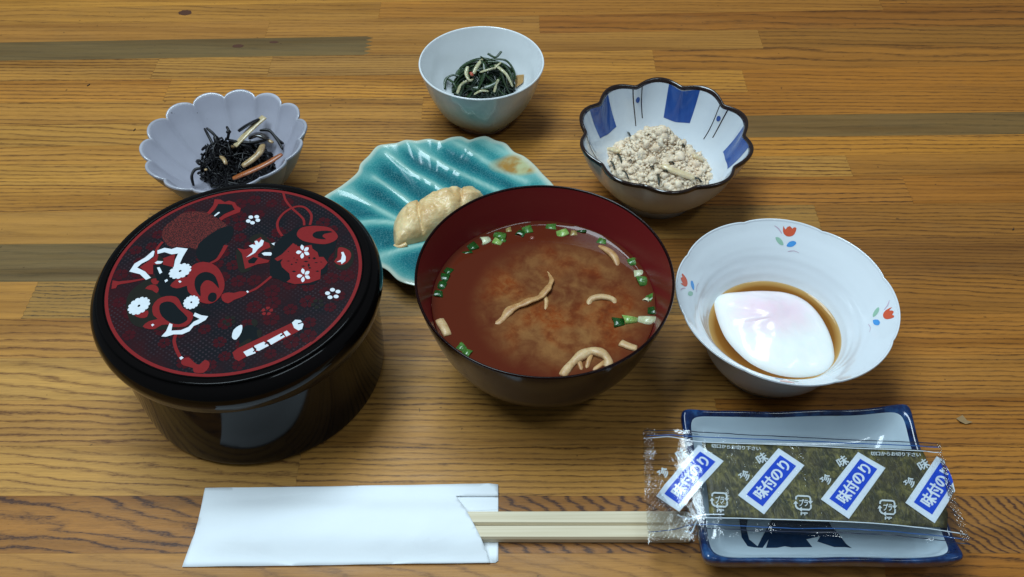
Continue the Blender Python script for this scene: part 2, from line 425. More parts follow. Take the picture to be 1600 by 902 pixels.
def stroke(fn, pts, wd, k=6):
    P = spline([fn(x, y) for x, y in pts], k); L, Rr = [], []
    for i, p in enumerate(P):
        d = P[min(i+1, len(P)-1)]-P[max(i-1, 0)]; d.normalize(); s = Vector((-d.y, d.x, 0))
        t = i/(len(P)-1); w_ = wd(t) if callable(wd) else wd
        L.append(p+s*w_/2); Rr.append(p-s*w_/2)
    return L+Rr[::-1]
# scattered dim blossoms
random.seed(3)
def blossom(c, r, rot, petals=5, inner=.28, wid=.34, notch=True):
    out = []
    for k in range(petals):
        a = rot+2*PI*k/petals; d = Vector((cos(a), sin(a), 0)); s = Vector((-d.y, d.x, 0))
        out.append([c+d*r*inner, c+d*r*.55+s*r*wid*.9, c+d*r*.88+s*r*wid*.85, c+d*r*(.9 if notch else 1.0), c+d*r*.88-s*r*wid*.85, c+d*r*.55-s*r*wid*.9])
    return out
spots = []; lo1 = []; lo2 = []
while len(spots) < 120 and len(spots) > -1:
    tr = 0
    while tr < 400:
        a = random.random()*2*PI; r = RR*.93*math.sqrt(random.random()); p = Vector((bc.x+r*cos(a), bc.y+r*sin(a), ZL))
        if all((p-q).length > .0067 for q in spots): break
        tr += 1
    if tr >= 400: break
    spots.append(p); (lo1 if random.random() < .8 else lo2).extend(blossom(p, random.uniform(.0028, .0040), random.random()*6, 5, .12, .42))
o = flatpoly('dim_blossoms', lo1, ZL+.00008, DREDP, lid); o['kind'] = 'stuff'
motif('bright_blossom', REDP, .00010, *blossom(Ee(405, 340), .0028, .3))
for p in (Ee(50, 430), Ee(880, 270)): motif('grey_blossom', GRYP, .00010, *blossom(p, .0032, .9))
# speckled red cloth panel
m = NT('speckled_red_print'); tc = m.coord()
v1 = m.noise(tc, 1500, 2, .6)
m.set(col=m.mix(m.ramp(v1, [(.42, 0), (.6, 1)]), (.022, .005, .006, 1), (.135, .018, .014, 1)), rough=.22, coat=.4, coatr=.1)
motif('speckled_panel', m.m, .00011, T(Cc, (60, 490), (200, 380), (330, 290), (500, 275), (660, 290), (840, 400), (930, 470), (800, 540), (640, 640), (560, 720), (520, 800), (420, 780), (330, 770), (160, 770), (60, 690), (30, 600)), k=3)
motif('dark_leaf', INKP, .00013, T(Cc, (560, 700), (700, 590), (860, 500), (1000, 480), (1020, 580), (960, 700), (880, 740), (820, 889), (700, 960), (560, 960), (500, 880), (520, 780)), k=3)
# dark grounds under the figures
motif('dark_roundel', GRYP, .00012, T(A, (360, 680), (450, 570), (600, 480), (720, 440), (900, 600), (1100, 560), (1180, 760), (1200, 900), (1100, 1000), (800, 1060), (600, 1050), (440, 1010), (370, 920), (345, 800)), k=3)
motif('dark_roundel', INKP, .00014, T(A, (660, 340), (800, 310), (860, 420), (1050, 560), (1100, 700), (1180, 800), (1300, 860), (1240, 960), (1000, 1000), (960, 760), (740, 680), (700, 560), (680, 460)), k=3)
motif('dark_roundel', INKP, .00013, T(D, (560, 290), (680, 200), (850, 150), (1000, 160), (1150, 250), (1130, 420), (1060, 520), (1050, 660), (980, 700), (900, 800), (640, 790), (520, 740), (430, 700), (440, 480), (480, 380)), k=3)
motif('dark_roundel', GRYP, .00012, T(D, (90, 640), (150, 670), (240, 620), (160, 560), (110, 440), (60, 430)), T(D, (200, 300), (330, 240), (430, 330), (500, 390), (420, 420), (280, 380)), k=2)
motif('dark_roundel', GRYP, .00012, T(D, (1160, 390), (1320, 420), (1330, 560), (1230, 640), (1130, 590)), k=3)
motif('grey_bud', INKP, .00012, T(Ee, (180, 500), (260, 470), (340, 520), (350, 570), (240, 640), (140, 640)), k=3)
motif('grey_bud', GRYP, .00014, T(Ee, (255, 440), (290, 415), (320, 450), (290, 490)), T(Ee, (310, 520), (355, 520), (350, 580), (320, 590)), T(Ee, (140, 660), (230, 600), (260, 620), (160, 690)), k=2)
# red cords
motif('red_cord', REDP, .00016, stroke(Ff, [(205, 60), (240, 170), (330, 280), (430, 370), (490, 440), (500, 520)], .0011))
motif('red_cord', REDP, .00017, stroke(Ff, [(190, 670), (130, 570), (130, 460), (220, 340), (370, 260), (500, 265), (590, 350), (600, 430), (580, 515)], .0012))
motif('red_cord', REDP, .00016, stroke(A, [(760, 60), (715, 110), (685, 170), (690, 240)], .0013), stroke(A, [(1480, 100), (1430, 190), (1380, 260), (1310, 300), (1230, 340)], lambda t: .0020-.0010*t))
motif('red_cord', REDP, .00016, stroke(A, [(190, 560), (260, 530), (400, 510), (560, 480)], lambda t: .0026-.0018*t), T(A, (190, 500), (262, 512), (228, 588), (176, 596)))
motif('red_cord', REDP, .00016, stroke(Ee, [(445, 15), (380, 70), (300, 130), (220, 165)], .0012))
motif('red_tassel', REDP, .00016, T(Ee, (215, 160), (150, 155), (95, 170), (40, 165), (-20, 185), (-15, 240), (40, 268), (95, 235), (150, 215), (205, 190)), k=2)
motif('red_cord', REDP, .00016, stroke(B, [(570, 440), (555, 500), (575, 580), (610, 650)], .0014))
motif('red_tassel', REDP, .00016, T(B, (635, 670), (690, 655), (740, 700), (790, 725), (840, 680), (885, 700), (880, 750), (830, 800), (740, 795), (730, 755), (640, 730), (620, 700)), k=2)
# butterfly wings
motif('red_wing', REDP, .00018, T(A, (700, 200), (760, 250), (900, 200), (880, 350), (760, 320), (650, 320), (650, 430), (600, 430), (500, 350), (640, 250)))
motif('red_wing', GRYP, .00020, T(A, (715, 200), (770, 260), (760, 310), (690, 310), (700, 250)))
WING = [T(A, (380, 400), (440, 310), (560, 240), (650, 162), (668, 170), (655, 225), (600, 270), (520, 310), (470, 355), (560, 400), (625, 470), (570, 495), (500, 430)),
        T(A, (700, 160), (780, 130), (860, 145), (920, 125), (1045, 140), (990, 230), (945, 330), (940, 355), (885, 350), (900, 270), (935, 195), (860, 205), (780, 180), (700, 200)),
        T(B, (435, 460), (480, 410), (512, 335), (540, 345), (530, 405), (620, 400), (690, 370), (740, 320), (795, 295), (735, 265), (750, 235), (810, 260), (875, 270), (850, 305), (780, 345), (740, 360), (700, 410), (630, 440), (550, 440), (480, 462))]
for l in WING: motif('white_wing_edge', WHTP, .00024, l)
motif('ink_body', INKP, .00021, T(A, (660, 330), (760, 310), (800, 440), (760, 520), (690, 500)))
motif('white_dash', WHTP, .00026, T(A, (668, 300), (700, 280), (765, 285), (740, 310), (690, 315)), T(A, (695, 355), (725, 350), (755, 410), (725, 428)), T(A, (780, 500), (810, 485), (820, 505), (790, 525)))
motif('red_disc', REDP, .00019, T(A, (1040, 600), (1040, 450), (1100, 330), (1230, 290), (1370, 340), (1450, 470), (1455, 600), (1380, 720), (1290, 765), (1180, 740), (1080, 660)), k=3)
motif('red_disc_eye', INKP, .00021, T(A, (1120, 540), (1140, 460), (1210, 410), (1290, 410), (1360, 460), (1400, 590), (1330, 520), (1250, 500), (1190, 570), (1190, 680), (1140, 620)), T(A, (1275, 680), (1310, 640), (1365, 650), (1370, 710), (1330, 745), (1280, 730)), k=3)
motif('red_petal', REDP, .00018, T(A, (845, 560), (900, 500), (960, 460), (1060, 470), (1080, 540), (1000, 570), (920, 590)), T(A, (560, 592), (620, 550), (680, 555), (715, 600), (690, 645), (640, 612)), T(A, (625, 500), (650, 480), (718, 482), (700, 540), (650, 542)), k=2)
motif('red_frame', REDP, .00018, T(B, (360, 260), (350, 180), (400, 110), (480, 80), (570, 85), (610, 130), (640, 190), (730, 240), (720, 310), (660, 365), (540, 370), (520, 350), (440, 350), (380, 385), (320, 390), (260, 365), (320, 315), (400, 295)), k=2)
motif('frame_window', INKP, .00020, T(B, (415, 200), (430, 150), (490, 130), (550, 145), (600, 200), (680, 280), (660, 320), (600, 345), (520, 330), (440, 270)), k=2)
motif('red_petal', REDP, .00018, T(B, (180, 260), (230, 235), (310, 215), (300, 275), (240, 285)), k=2)
motif('white_dash', WHTP, .00024, T(B, (338, 350), (355, 340), (370, 350), (350, 366)), T(B, (603, 660), (625, 645), (645, 660), (618, 680)), T(B, (1232, 35), (1245, 28), (1258, 40), (1245, 52)), T(A, (935, 510), (955, 500), (975, 515), (955, 530)))
def daisy(fn, cx, cy, ax, ay, bx, by, n=13):
    """flower whose two half axes run to (ax, ay) and (bx, by) in the zoomed view"""
    c0, a0, b0 = fn(cx, cy), fn(ax, ay), fn(bx, by); pts = []
    for k in range(n*6):
        t = 2*PI*k/(n*6); q = .86+.14*abs(cos(t*n/2))**.6
        pts.append(c0+(a0-c0)*cos(t)*q+(b0-c0)*sin(t)*q)
    ctr = [c0+(a0-c0)*.13*cos(t*PI/6)+(b0-c0)*.13*sin(t*PI/6) for t in range(12)]
    motif('white_chrysanthemum', WHTP, .00027, pts); motif('flower_eye', INKP, .00030, ctr)
daisy(A, 958, 395, 1085, 345, 985, 470)
daisy(A, 490, 790, 612, 722, 530, 868)
daisy(A, 1085, 750, 1175, 755, 1060, 830)
# fan of bamboo at the far edge
motif('red_folded_edge', REDP, .00016, T(Cc, (650, 300), (740, 190), (760, 105), (840, 110), (900, 145), (960, 125), (1040, 150), (1070, 200), (1125, 230), (1110, 285), (1000, 325), (900, 370), (850, 405), (820, 370), (900, 310), (1040, 250), (1000, 180), (900, 170), (810, 170), (760, 250), (700, 310)))
motif('ink_body', INKP, .00015, T(Cc, (715, 305), (780, 240), (815, 170), (900, 170), (1000, 190), (1030, 245), (900, 305), (810, 360)))
motif('white_dash', WHTP, .00020, T(Cc, (750, 335), (810, 285), (835, 285), (825, 300), (765, 345)))
def dotflower(fn, pts, r):
    lps = []
    for x, y in pts:
        c0 = fn(x, y); lps.append([c0+(fn(x+r*cos(a), y+r*.72*sin(a))-c0) for a in [2*PI*k/12 for k in range(12)]])
    motif('white_dot_blossom', WHTP, .00020, *lps)
dotflower(Cc, [(1263, 355), (1345, 350), (1360, 398), (1286, 433), (1228, 409)], 33)
dotflower(Ee, [(1020, 141), (1072, 158), (1054, 204), (997, 211), (974, 173)], 24)
# the figure at the upper right
motif('red_oval', REDP, .00018, T(D, (720, 260), (760, 190), (860, 165), (980, 165), (1090, 190), (1165, 270), (1130, 325), (1030, 360), (900, 350), (780, 320)), k=3)
motif('oval_eye', INKP, .00020, T(D, (890, 260), (930, 225), (1050, 215), (1110, 232), (1020, 250), (1000, 280), (1040, 308), (960, 305), (910, 290)), k=2)
motif('red_blossom_dress', REDP, .00018, T(D, (680, 350), (760, 390), (880, 370), (890, 410), (945, 450), (960, 500), (1010, 500), (1055, 560), (1010, 620), (980, 640), (975, 740), (860, 780), (700, 795), (610, 770), (650, 740), (640, 680), (560, 610), (545, 560), (570, 520), (510, 545), (480, 520), (560, 470), (620, 410)))
motif('ink_flecks', INKP, .00020, *[[D(x-w_, y), D(x, y-h), D(x+w_, y), D(x, y+h)] for x, y, w_, h in ((855, 510, 14, 14), (910, 515, 20, 14), (820, 550, 30, 9), (850, 590, 14, 22), (630, 545, 24, 5), (690, 512, 7, 9), (725, 532, 14, 6), (712, 562, 13, 8), (665, 580, 14, 9), (735, 375, 14, 14), (930, 562, 22, 6), (690, 657, 26, 10), (790, 600, 26, 8), (860, 620, 20, 10), (945, 655, 25, 8), (985, 556, 14, 5), (630, 440, 12, 5), (705, 360, 10, 10))])
for (cx, cy) in ((787, 443), (795, 700)):
    lps = []
    for a in (100, 35, -25, -100, -172):
        x, y = cx+48*cos(R(a)), cy-48*sin(R(a)); dx, dy = cos(R(a)), -sin(R(a))
        lps.append(smoothloop([D(cx+14*dx, cy+14*dy), D(x-20*dy, y+20*dx), D(x+28*dx, y+28*dy), D(x+20*dy, y-20*dx)], 3))
    motif('white_cherry_blossom', WHTP, .00022, *lps)
motif('red_sleeve', REDP, .00018, T(D, (75, 405), (150, 420), (230, 400), (270, 320), (330, 285), (360, 330), (420, 350), (435, 395), (350, 430), (300, 470), (300, 500), (370, 525), (425, 535), (410, 560), (290, 580), (160, 630), (145, 560), (125, 460)))
motif('ink_body', INKP, .00020, T(D, (190, 540), (250, 500), (300, 515), (260, 570), (200, 570)))
motif('white_leaf_spray', WHTP, .00024, T(D, (172, 505), (240, 450), (245, 410), (200, 380), (240, 365), (275, 372), (262, 330), (290, 325), (310, 350), (335, 312), (365, 325), (350, 375), (300, 415), (270, 455), (210, 490)))
motif('white_dash', WHTP, .00024, T(D, (340, 462), (370, 450), (440, 450), (452, 465), (440, 487), (365, 485)), T(D, (445, 355), (465, 350), (490, 345), (475, 360), (480, 375), (460, 368)))
motif('red_petal', REDP, .00018, T(D, (1165, 410), (1210, 395), (1290, 430), (1310, 490), (1270, 560), (1190, 590), (1125, 550), (1160, 500)), k=2)
motif('white_leaf_spray', WHTP, .00022, T(D, (1152, 555), (1200, 530), (1210, 480), (1200, 450), (1225, 445), (1252, 500), (1248, 545), (1205, 580), (1200, 555)))
# flute
motif('white_bud', WHTP, .00018, T(Ee, (75, 580), (90, 520), (140, 478), (172, 475), (165, 540), (120, 605), (90, 605)), k=2)
motif('red_flute', REDP, .00018, T(Ee, (80, 730), (130, 690), (630, 455), (720, 520), (600, 585), (210, 770), (140, 812), (100, 790)))
motif('white_flute_band', WHTP, .00021, T(Ee, (640, 450), (670, 422), (720, 425), (748, 465), (735, 510), (700, 524), (660, 500)),
      T(Ee, (182, 725), (270, 683), (300, 735), (215, 768)), T(Ee, (283, 668), (375, 628), (425, 665), (330, 715), (305, 712)), T(Ee, (405, 620), (540, 548), (575, 582), (445, 658)), T(Ee, (560, 540), (592, 524), (628, 560), (585, 582)))
motif('ink_marks', INKP, .00024, stroke(Ee, [(272, 683), (300, 700), (275, 725)], .0006), stroke(Ee, [(385, 655), (415, 635), (430, 665)], .0007), stroke(Ee, [(530, 578), (560, 560), (535, 572)], .0006), stroke(Ee, [(695, 462), (740, 448)], .0006))

# ================================================================== SOUP BOWL
m = NT('red_lacquer'); m.set(col=(.150, .0100, .0125), rough=.28, spec=.42, coat=.0); REDL = m.m
m = NT('dark_outer_lacquer'); co = m.coord(); m.set(col=m.mix(m.noise(co, 40, 3), (.006, .0020, .0022, 1), (.012, .003, .003, 1)), spec=.18, rough=.16, nrm=m.bump(m.noise(co, 400, 2), .08, .0003)); OUTL = m.m
sc = Vector((.0149, .2785, 0))
sb = empty('soup_bowl', sc, 'large dark lacquer bowl with a deep red inside, in the middle of the table', 'bowl')
inner = smooth_prof([(0, .0125), (.020, .0130), (.036, .018), (.0465, .0295), (.0525, .0440), (.0563, .0570), (.0584, .0645)], 6)
outer = smooth_prof([(.0596, .0645), (.0585, .0580), (.0555, .0460), (.0515, .0330), (.0445, .0205), (.0340, .0112), (.0262, .0100)], 6)
v, f = lathe(inner, 128, None, sc); mesh('red_lining', v, f, REDL, sb)
v, f = lathe(outer, 128, None, sc); mesh('bowl_wall', v, f, OUTL, sb)
v, f = lathe(smooth_prof([(.0584, .0645), (.0587, .0651), (.0592, .0653), (.0596, .0650), (.0597, .0644)], 3), 128, None, sc); mesh('rim', v, f, OUTL, sb)
v, f = lathe([(.0262, .0105), (.0275, .004), (.0285, .0), (.0270, .0), (.0255, .0085), (0, .0088)], 96, None, sc); mesh('foot_ring', v, f, OUTL, sb)
ZS = .0452; RS = .0528
m = NT('miso_broth'); co = m.coord()
cl = m.noise(co, 75, 6, .62, .7); cl2 = m.noise(co, 27, 3, .5); cl3 = m.noise(co, 230, 6, .72, .6)
sx = m.add('ShaderNodeVectorMath', operation='DISTANCE'); m.ln(co, sx.inputs[0]); sx.inputs[1].default_value = (.009, -.002, 0)
rad = m.ramp(m.math('MULTIPLY', sx.outputs['Value'], 20), [(.50, 1), (.93, 0)], 'EASE')
k_ = m.math('MULTIPLY', m.ramp(m.math('MULTIPLY_ADD', cl2, .7, m.math('MULTIPLY', cl, .62)), [(.46, 0), (.78, 1)]), rad)
hot = m.ramp(m.noise(co, 44, 2), [(.46, 0), (.60, 1)])
c = m.mix(k_, (.088, .015, .006, 1), m.mix(hot, (.235, .105, .034, 1), (.205, .045, .009, 1)))
c = m.mix(m.math('MULTIPLY', m.ramp(cl3, [(.40, 0), (.62, 1)]), m.math('MULTIPLY', k_, .55)), c, (.27, .120, .038, 1))
c = m.mix(m.math('MULTIPLY', m.ramp(m.noise(co, 95, 5, .65), [(.50, 0), (.66, .75)]), rad), c, (.105, .022, .007, 1))
m.set(col=c, rough=.045, ior=1.33, spec=.5, nrm=m.bump(m.noise(co, 40, 2), .05, .0008)); BROTH = m.m
v, f = lathe([(0, ZS), (.02, ZS), (.04, ZS), (.0495, ZS+.00005), (.0512, ZS+.0002), (.0522, ZS+.0006), (.0530, ZS+.0013)], 128, None, sc)
for i in range(len(v)): v[i] = v[i]-Vector((sc.x, sc.y, ZS))
o = mesh('miso_soup', v, [q[::-1] for q in f], BROTH); o.location = (sc.x, sc.y, ZS)
tag(o, 'cloudy red-brown miso broth filling the large red-lined bowl', 'soup')

def foodmat(name, col, col2=None, rough=.35, sss=.3, scale=300, coat=.2, bumpd=.0006, bs=.3, bscale=None):
    m = NT(name); co = m.coord(); n = m.noise(co, scale, 4, .6)
    col2 = col2 or tuple(x*.72 for x in col)
    m.set(col=m.mix(m.ramp(n, [(.32, 0), (.68, 1)]), (*col2, 1), (*col, 1)), rough=rough, sss=sss, ssr=(1, .7, .4), sscale=.0015, coat=coat, coatr=.12,
          nrm=m.bump(m.noise(co, bscale or scale*1.5, 3, .6), bs, bumpd))
    return m.m
MUSH = foodmat('mushroom_flesh', (.54, .33, .14), (.36, .17, .06), .45, .3, 260, .05)
MUSHW = foodmat('pale_mushroom', (.60, .43, .23), (.44, .26, .11), .45, .3, 260, .05)
GRN = foodmat('scallion_green', (.085, .215, .040), (.025, .095, .016), .22, .15, 500)
GRND = foodmat('scallion_dark_green', (.012, .075, .012), (.008, .045, .008), .2, .1, 500)
GRNL = foodmat('scallion_pale_green', (.34, .46, .14), (.12, .28, .05), .22, .2, 500)
GRNW = foodmat('scallion_white', (.62, .62, .44), (.42, .44, .25), .22, .3, 500)
TAN_ = foodmat('scallion_tan', (.34, .25, .09), (.22, .15, .05), .25, .2, 500)
def worldtube(name, pts, rad, mat, label, cat, group=None, sides=10, flat=1.0, twist=0, k=6, jit=0):
    P = spline(pts, k)
    if jit: P = [p+Vector((fbm(p.x*200, p.y*200, 1)*jit, fbm(p.x*200, p.y*200, 5)*jit, 0)) for p in P]
    c0 = P[len(P)//2].copy(); vs, fs = [], []
    tube(vs, fs, [p-c0 for p in P], rad, sides, flat, twist)
    o = mesh(name, vs, fs, mat); o.location = c0
    return tag(o, label, cat, group)
G1 = 'mushroom pieces floating in the soup'
def S(px, py, dz=0): return at(px, py, ZS+dz-(.0004 if dz else 0))
o = worldtube('mushroom_strip', [S(771, 513, -.0006), S(786, 497, .0002), S(800, 483, .0006), S(822, 473, .0009), S(845, 463, .0010), S(858, 448, .0012), S(862, 437, .0010), S(855, 425, .0003)],
          lambda t: (.0011+.0015*sin(PI*min(1, t*1.15))**.7+.0003*sin(t*31))*(1 if t < .8 else 1-.6*(t-.8)/.2), MUSH, 'long curved mushroom strip floating in the middle of the soup', 'mushroom', G1, 12, .42, .9, 8, .0005)
P_ = spline([S(850, 462, .0005), S(854, 472, .0004), S(851, 490, -.0004)], 5); vs, fs = [], []
tube(vs, fs, P_, lambda t: .0013-.0004*t, 8, .6); q = mesh('mushroom_spur', vs, fs, MUSH, o)
worldtube('mushroom_strip', [S(936, 385, -.0002), S(950, 392, .0006), S(961, 403, .0006), S(966, 417, -.0004)], lambda t: .0012+.0010*sin(PI*t), MUSH, 'tan mushroom sliver near the far right wall of the soup bowl', 'mushroom', G1, 8, .6)
worldtube('mushroom_strip', [S(919, 478, -.0006), S(924, 468, .0004), S(940, 464, .0008), S(957, 468, .0003), S(962, 477, -.0008)], lambda t: .0014+.0004*sin(PI*t), MUSHW, 'arched pale mushroom piece in the right half of the soup', 'mushroom', G1, 8, .7)
worldtube('mushroom_strip', [S(687, 501, .0001), S(694, 512, .0005), S(700, 525, .0001)], lambda t: .0026-.0004*t, MUSHW, 'small pale block of mushroom at the left edge of the soup', 'mushroom', G1, 8, .5, k=3)
worldtube('mushroom_strip', [S(970, 536, .0002), S(982, 541, .0005), S(995, 545, .0001)], lambda t: .0024-.0004*t, MUSHW, 'small pale mushroom chunk at the lower right edge of the soup', 'mushroom', G1, 8, .5, k=3)
# the mushroom cap with its gills
P_ = spline([S(878, 588, .0002), S(892, 570, .0006), S(908, 556, .0010), S(925, 549, .0012), S(943, 554, .0010), S(951, 566, .0006), S(946, 574, .0002)], 7)
c0 = S(915, 570); cap = empty('curled_mushroom', c0, 'curled mushroom cap showing its gills at the front edge of the soup', 'mushroom', G1)
vs, fs = [], []; tube(vs, fs, P_, lambda t: .0017+.0008*sin(PI*t)+.0003*sin(t*23), 10, .7); mesh('cap_edge', vs, fs, MUSHW, cap)
vs, fs = [], []
for i, t in enumerate((.30, .52, .80)):
    p = P_[int(t*(len(P_)-1))]; q = S(912, 590, -.001)
    tube(vs, fs, [p, p.lerp(q, .5)+Vector((0, 0, .0003)), p.lerp(q, .85)], lambda t: .0014*(1-.4*t), 8, .6)
mesh('gills', vs, fs, MUSH, cap)['kind'] = 'stuff'
# scallions: short cut tubes
G2 = 'cut scallion pieces floating in the soup'
def scallion(px, py, mat, label, ln=.0042, r=.0019, ang=0, tilt=.25, sq=.42):
    tilt = .22*sin(px*1.7); r *= 1.06; ln *= 1.05*(1+.12*sin(py*2.1))
    n = 12; vs, fs = [], []
    for rr in (r, r*.62):
        for e in (-.5, .5):
            for k in range(n):
                a = 2*PI*k/n; wv = 1+.10*sin(2*a+px)
                vs.append(Vector((e*ln*(1+.22*sin(a+px)*cos(py)), rr*wv*cos(a)*(1+.25*e*sin(px)), rr*sq*wv*sin(a)+.0004*sin(a*2+py)*(rr > r*.8)*.5)))
    for k in range(n):
        j = (k+1) % n
        fs += [(k, j, n+j, n+k), (2*n+k, 3*n+k, 3*n+j, 2*n+j), (k, 2*n+k, 2*n+j, j), (n+k, n+j, 3*n+j, 3*n+k)]
    M = Matrix.Rotation(R(ang), 4, 'Z') @ Matrix.Rotation(tilt, 4, 'Y')
    o = mesh('scallion_piece', [M @ v for v in vs], fs, mat)
    o.location = S(px, py, .00025)
    tag(o, label, 'scallion', G2)
def zpx(x, y): return 630+x/2.373, 280+y/2.373
for (x, y, mt, ln, r, a, lb) in [
    (305, 228, GRNW, .0050, .0026, 25, 'white square scallion piece at the far left of the floating ring'),
    (360, 209, GRN, .0050, .0024, -15, 'bright green scallion piece just right of the far white one'),
    (350, 234, GRNL, .0046, .0020, -25, 'pale green scallion slice just below the bright one at upper left'),
    (368, 228, GRN, .0034, .0014, -30, 'narrow green scallion sliver beside the upper left cluster'),
    (390, 188, TAN_, .0028, .0016, 10, 'small tan scallion bit above the upper left cluster'),
    (436, 202, GRND, .0040, .0022, 65, 'dark green scallion standing left of a pair at the far edge'),
    (460, 189, GRN, .0042, .0022, 15, 'green scallion right of a pair at the far edge'),
    (548, 176, GRN, .0050, .0020, -8, 'green scallion touching the far middle edge of the soup'),
    (590, 202, GRNL, .0050, .0024, 18, 'pale green scallion slice at the far middle, below a green one'),
    (632, 201, TAN_, .0034, .0018, 0, 'brownish scallion scrap at the far edge right of centre'),
    (660, 193, GRND, .0050, .0014, -12, 'thin dark scallion strip under the glint at the far edge'),
    (737, 231, GRN, .0038, .0020, -20, 'green scallion above the tan mushroom sliver'),
    (853, 309, GRN, .0036, .0026, 100, 'round green scallion at the right, above the white one'),
    (873, 350, GRNW, .0046, .0020, 12, 'white scallion piece resting above a vivid green one at right'),
    (892, 380, GRN, .0054, .0028, 8, 'vivid green scallion piece at the right edge of the soup'),
    (902, 448, GRNW, .0024, .0016, 60, 'tiny white scallion fleck by the right wall'),
    (925, 444, GRN, .0044, .0022, 110, 'green scallion leaning on the right wall below the vivid one'),
    (926, 492, GRND, .0044, .0026, 80, 'dark green scallion on the right wall above the long white one'),
    (905, 526, GRNW, .0082, .0026, -8, 'long white scallion piece at the lower right wall'),
    (841, 522, GRNL, .0056, .0026, 2, 'pale cut scallion left of the long white one'),
    (797, 532, GRND, .0050, .0028, 8, 'dark green scallion at the left end of the lower right row'),
    (218, 626, GRN, .0048, .0020, -42, 'green scallion near the front left edge of the soup'),
    (238, 643, GRN, .0034, .0018, -35, 'small green scallion nearest the front left wall'),
    (255, 250, GRND, .0050, .0026, 30, 'dull dark green scallion at the upper left wall'),
    (232, 274, GRND, .0050, .0009, 5, 'thin dark scallion strip at the upper left wall'),
    (163, 341, GRND, .0040, .0022, 60, 'topmost dark scallion of the row on the left wall'),
    (152, 368, GRND, .0044, .0022, 75, 'second dark scallion of the row on the left wall'),
    (143, 397, GRND, .0040, .0022, 70, 'third dark scallion of the row on the left wall'),
    (128, 428, GRND, .0040, .0026, 85, 'lowest dark scallion of the row on the left wall'),
]:
    px, py = zpx(x, y); scallion(px, py, mt, lb, ln, r, a)
BUB = NT('bubble_film'); BUB.set(col=(.5, .2, .15), rough=.03, alpha=.35, spec=.8); BUB = BUB.m
for (x, y, r, lb) in [(478, 219, .0012, 'tiny bubble at the far edge of the soup'), (108, 470, .0010, 'small bubble on the left wall of the soup bowl')]:
    px, py = zpx(x, y); v, f = lathe([(r*sin(a), r*.7*cos(a)) if a else (0, r*.7) for a in [PI/2*k/5 for k in range(6)]][::-1], 16)
    o = mesh('bubble', v, f, BUB); o.location = S(px, py); tag(o, lb, 'bubble', 'bubbles on the soup')

# ================================================================== WHITE CUP BOWL (far)
m = NT('white_celadon_glaze'); co = m.coord(); sz = m.add('ShaderNodeSeparateXYZ'); m.ln(co, sz.inputs[0])
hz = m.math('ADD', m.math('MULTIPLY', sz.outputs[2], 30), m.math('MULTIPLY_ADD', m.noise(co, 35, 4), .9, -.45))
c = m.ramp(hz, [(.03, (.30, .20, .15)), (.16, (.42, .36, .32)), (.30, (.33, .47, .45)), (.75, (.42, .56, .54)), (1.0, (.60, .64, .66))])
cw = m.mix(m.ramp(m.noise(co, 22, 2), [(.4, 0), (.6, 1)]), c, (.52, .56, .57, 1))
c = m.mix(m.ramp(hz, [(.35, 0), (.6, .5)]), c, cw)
m.set(col=c, rough=.13, coat=.3, coatr=.05, nrm=m.bump(m.noise(co, 80, 3), .12, .0006)); CELA = m.m
WHITE = glaze('white_porcelain', (.74, .77, .79), .13, .03)
zc = .043; hh = HC-zc; cc = Vector((-.0181*1.0, 1.454*hh*1.0, 0)); cc = Vector((-.0581*hh, 1.4542*hh, 0)); RC = .1195*hh
cup = empty('small_white_bowl', cc, 'small plain white bowl with a blue-green tinted outside, farthest from the camera', 'bowl')
inn = smooth_prof([(0, .0075), (.014, .0080), (.0235, .0130), (.0305, .0235), (.0350, .0340), (RC-.0012, .0425)], 6)
out = smooth_prof([(RC, .0425), (.0372, .0345), (.0335, .0235), (.0278, .0115), (.0215, .0035), (.0195, .0018)], 6)
def facet(th, r, z):
    k = max(0, min(1, (.036-z)/.02)); q = 1+.022*k*(cos(5*th+.4))
    return r*q, z
v, f = lathe(inn, 112, None, cc); mesh('inner_wall', v, f, WHITE, cup)
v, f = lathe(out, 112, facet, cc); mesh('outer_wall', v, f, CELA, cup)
v, f = lathe(smooth_prof([(RC-.0012, .0425), (RC-.0009, .0430), (RC-.0004, .0431), (RC, .0425)], 3), 112, None, cc); mesh('rim', v, f, WHITE, cup)
v, f = lathe([(.0196, .0022), (.0195, .0), (.0175, .0), (.017, .0018), (0, .002)], 64, None, cc); mesh('foot_ring', v, f, CELA, cup)
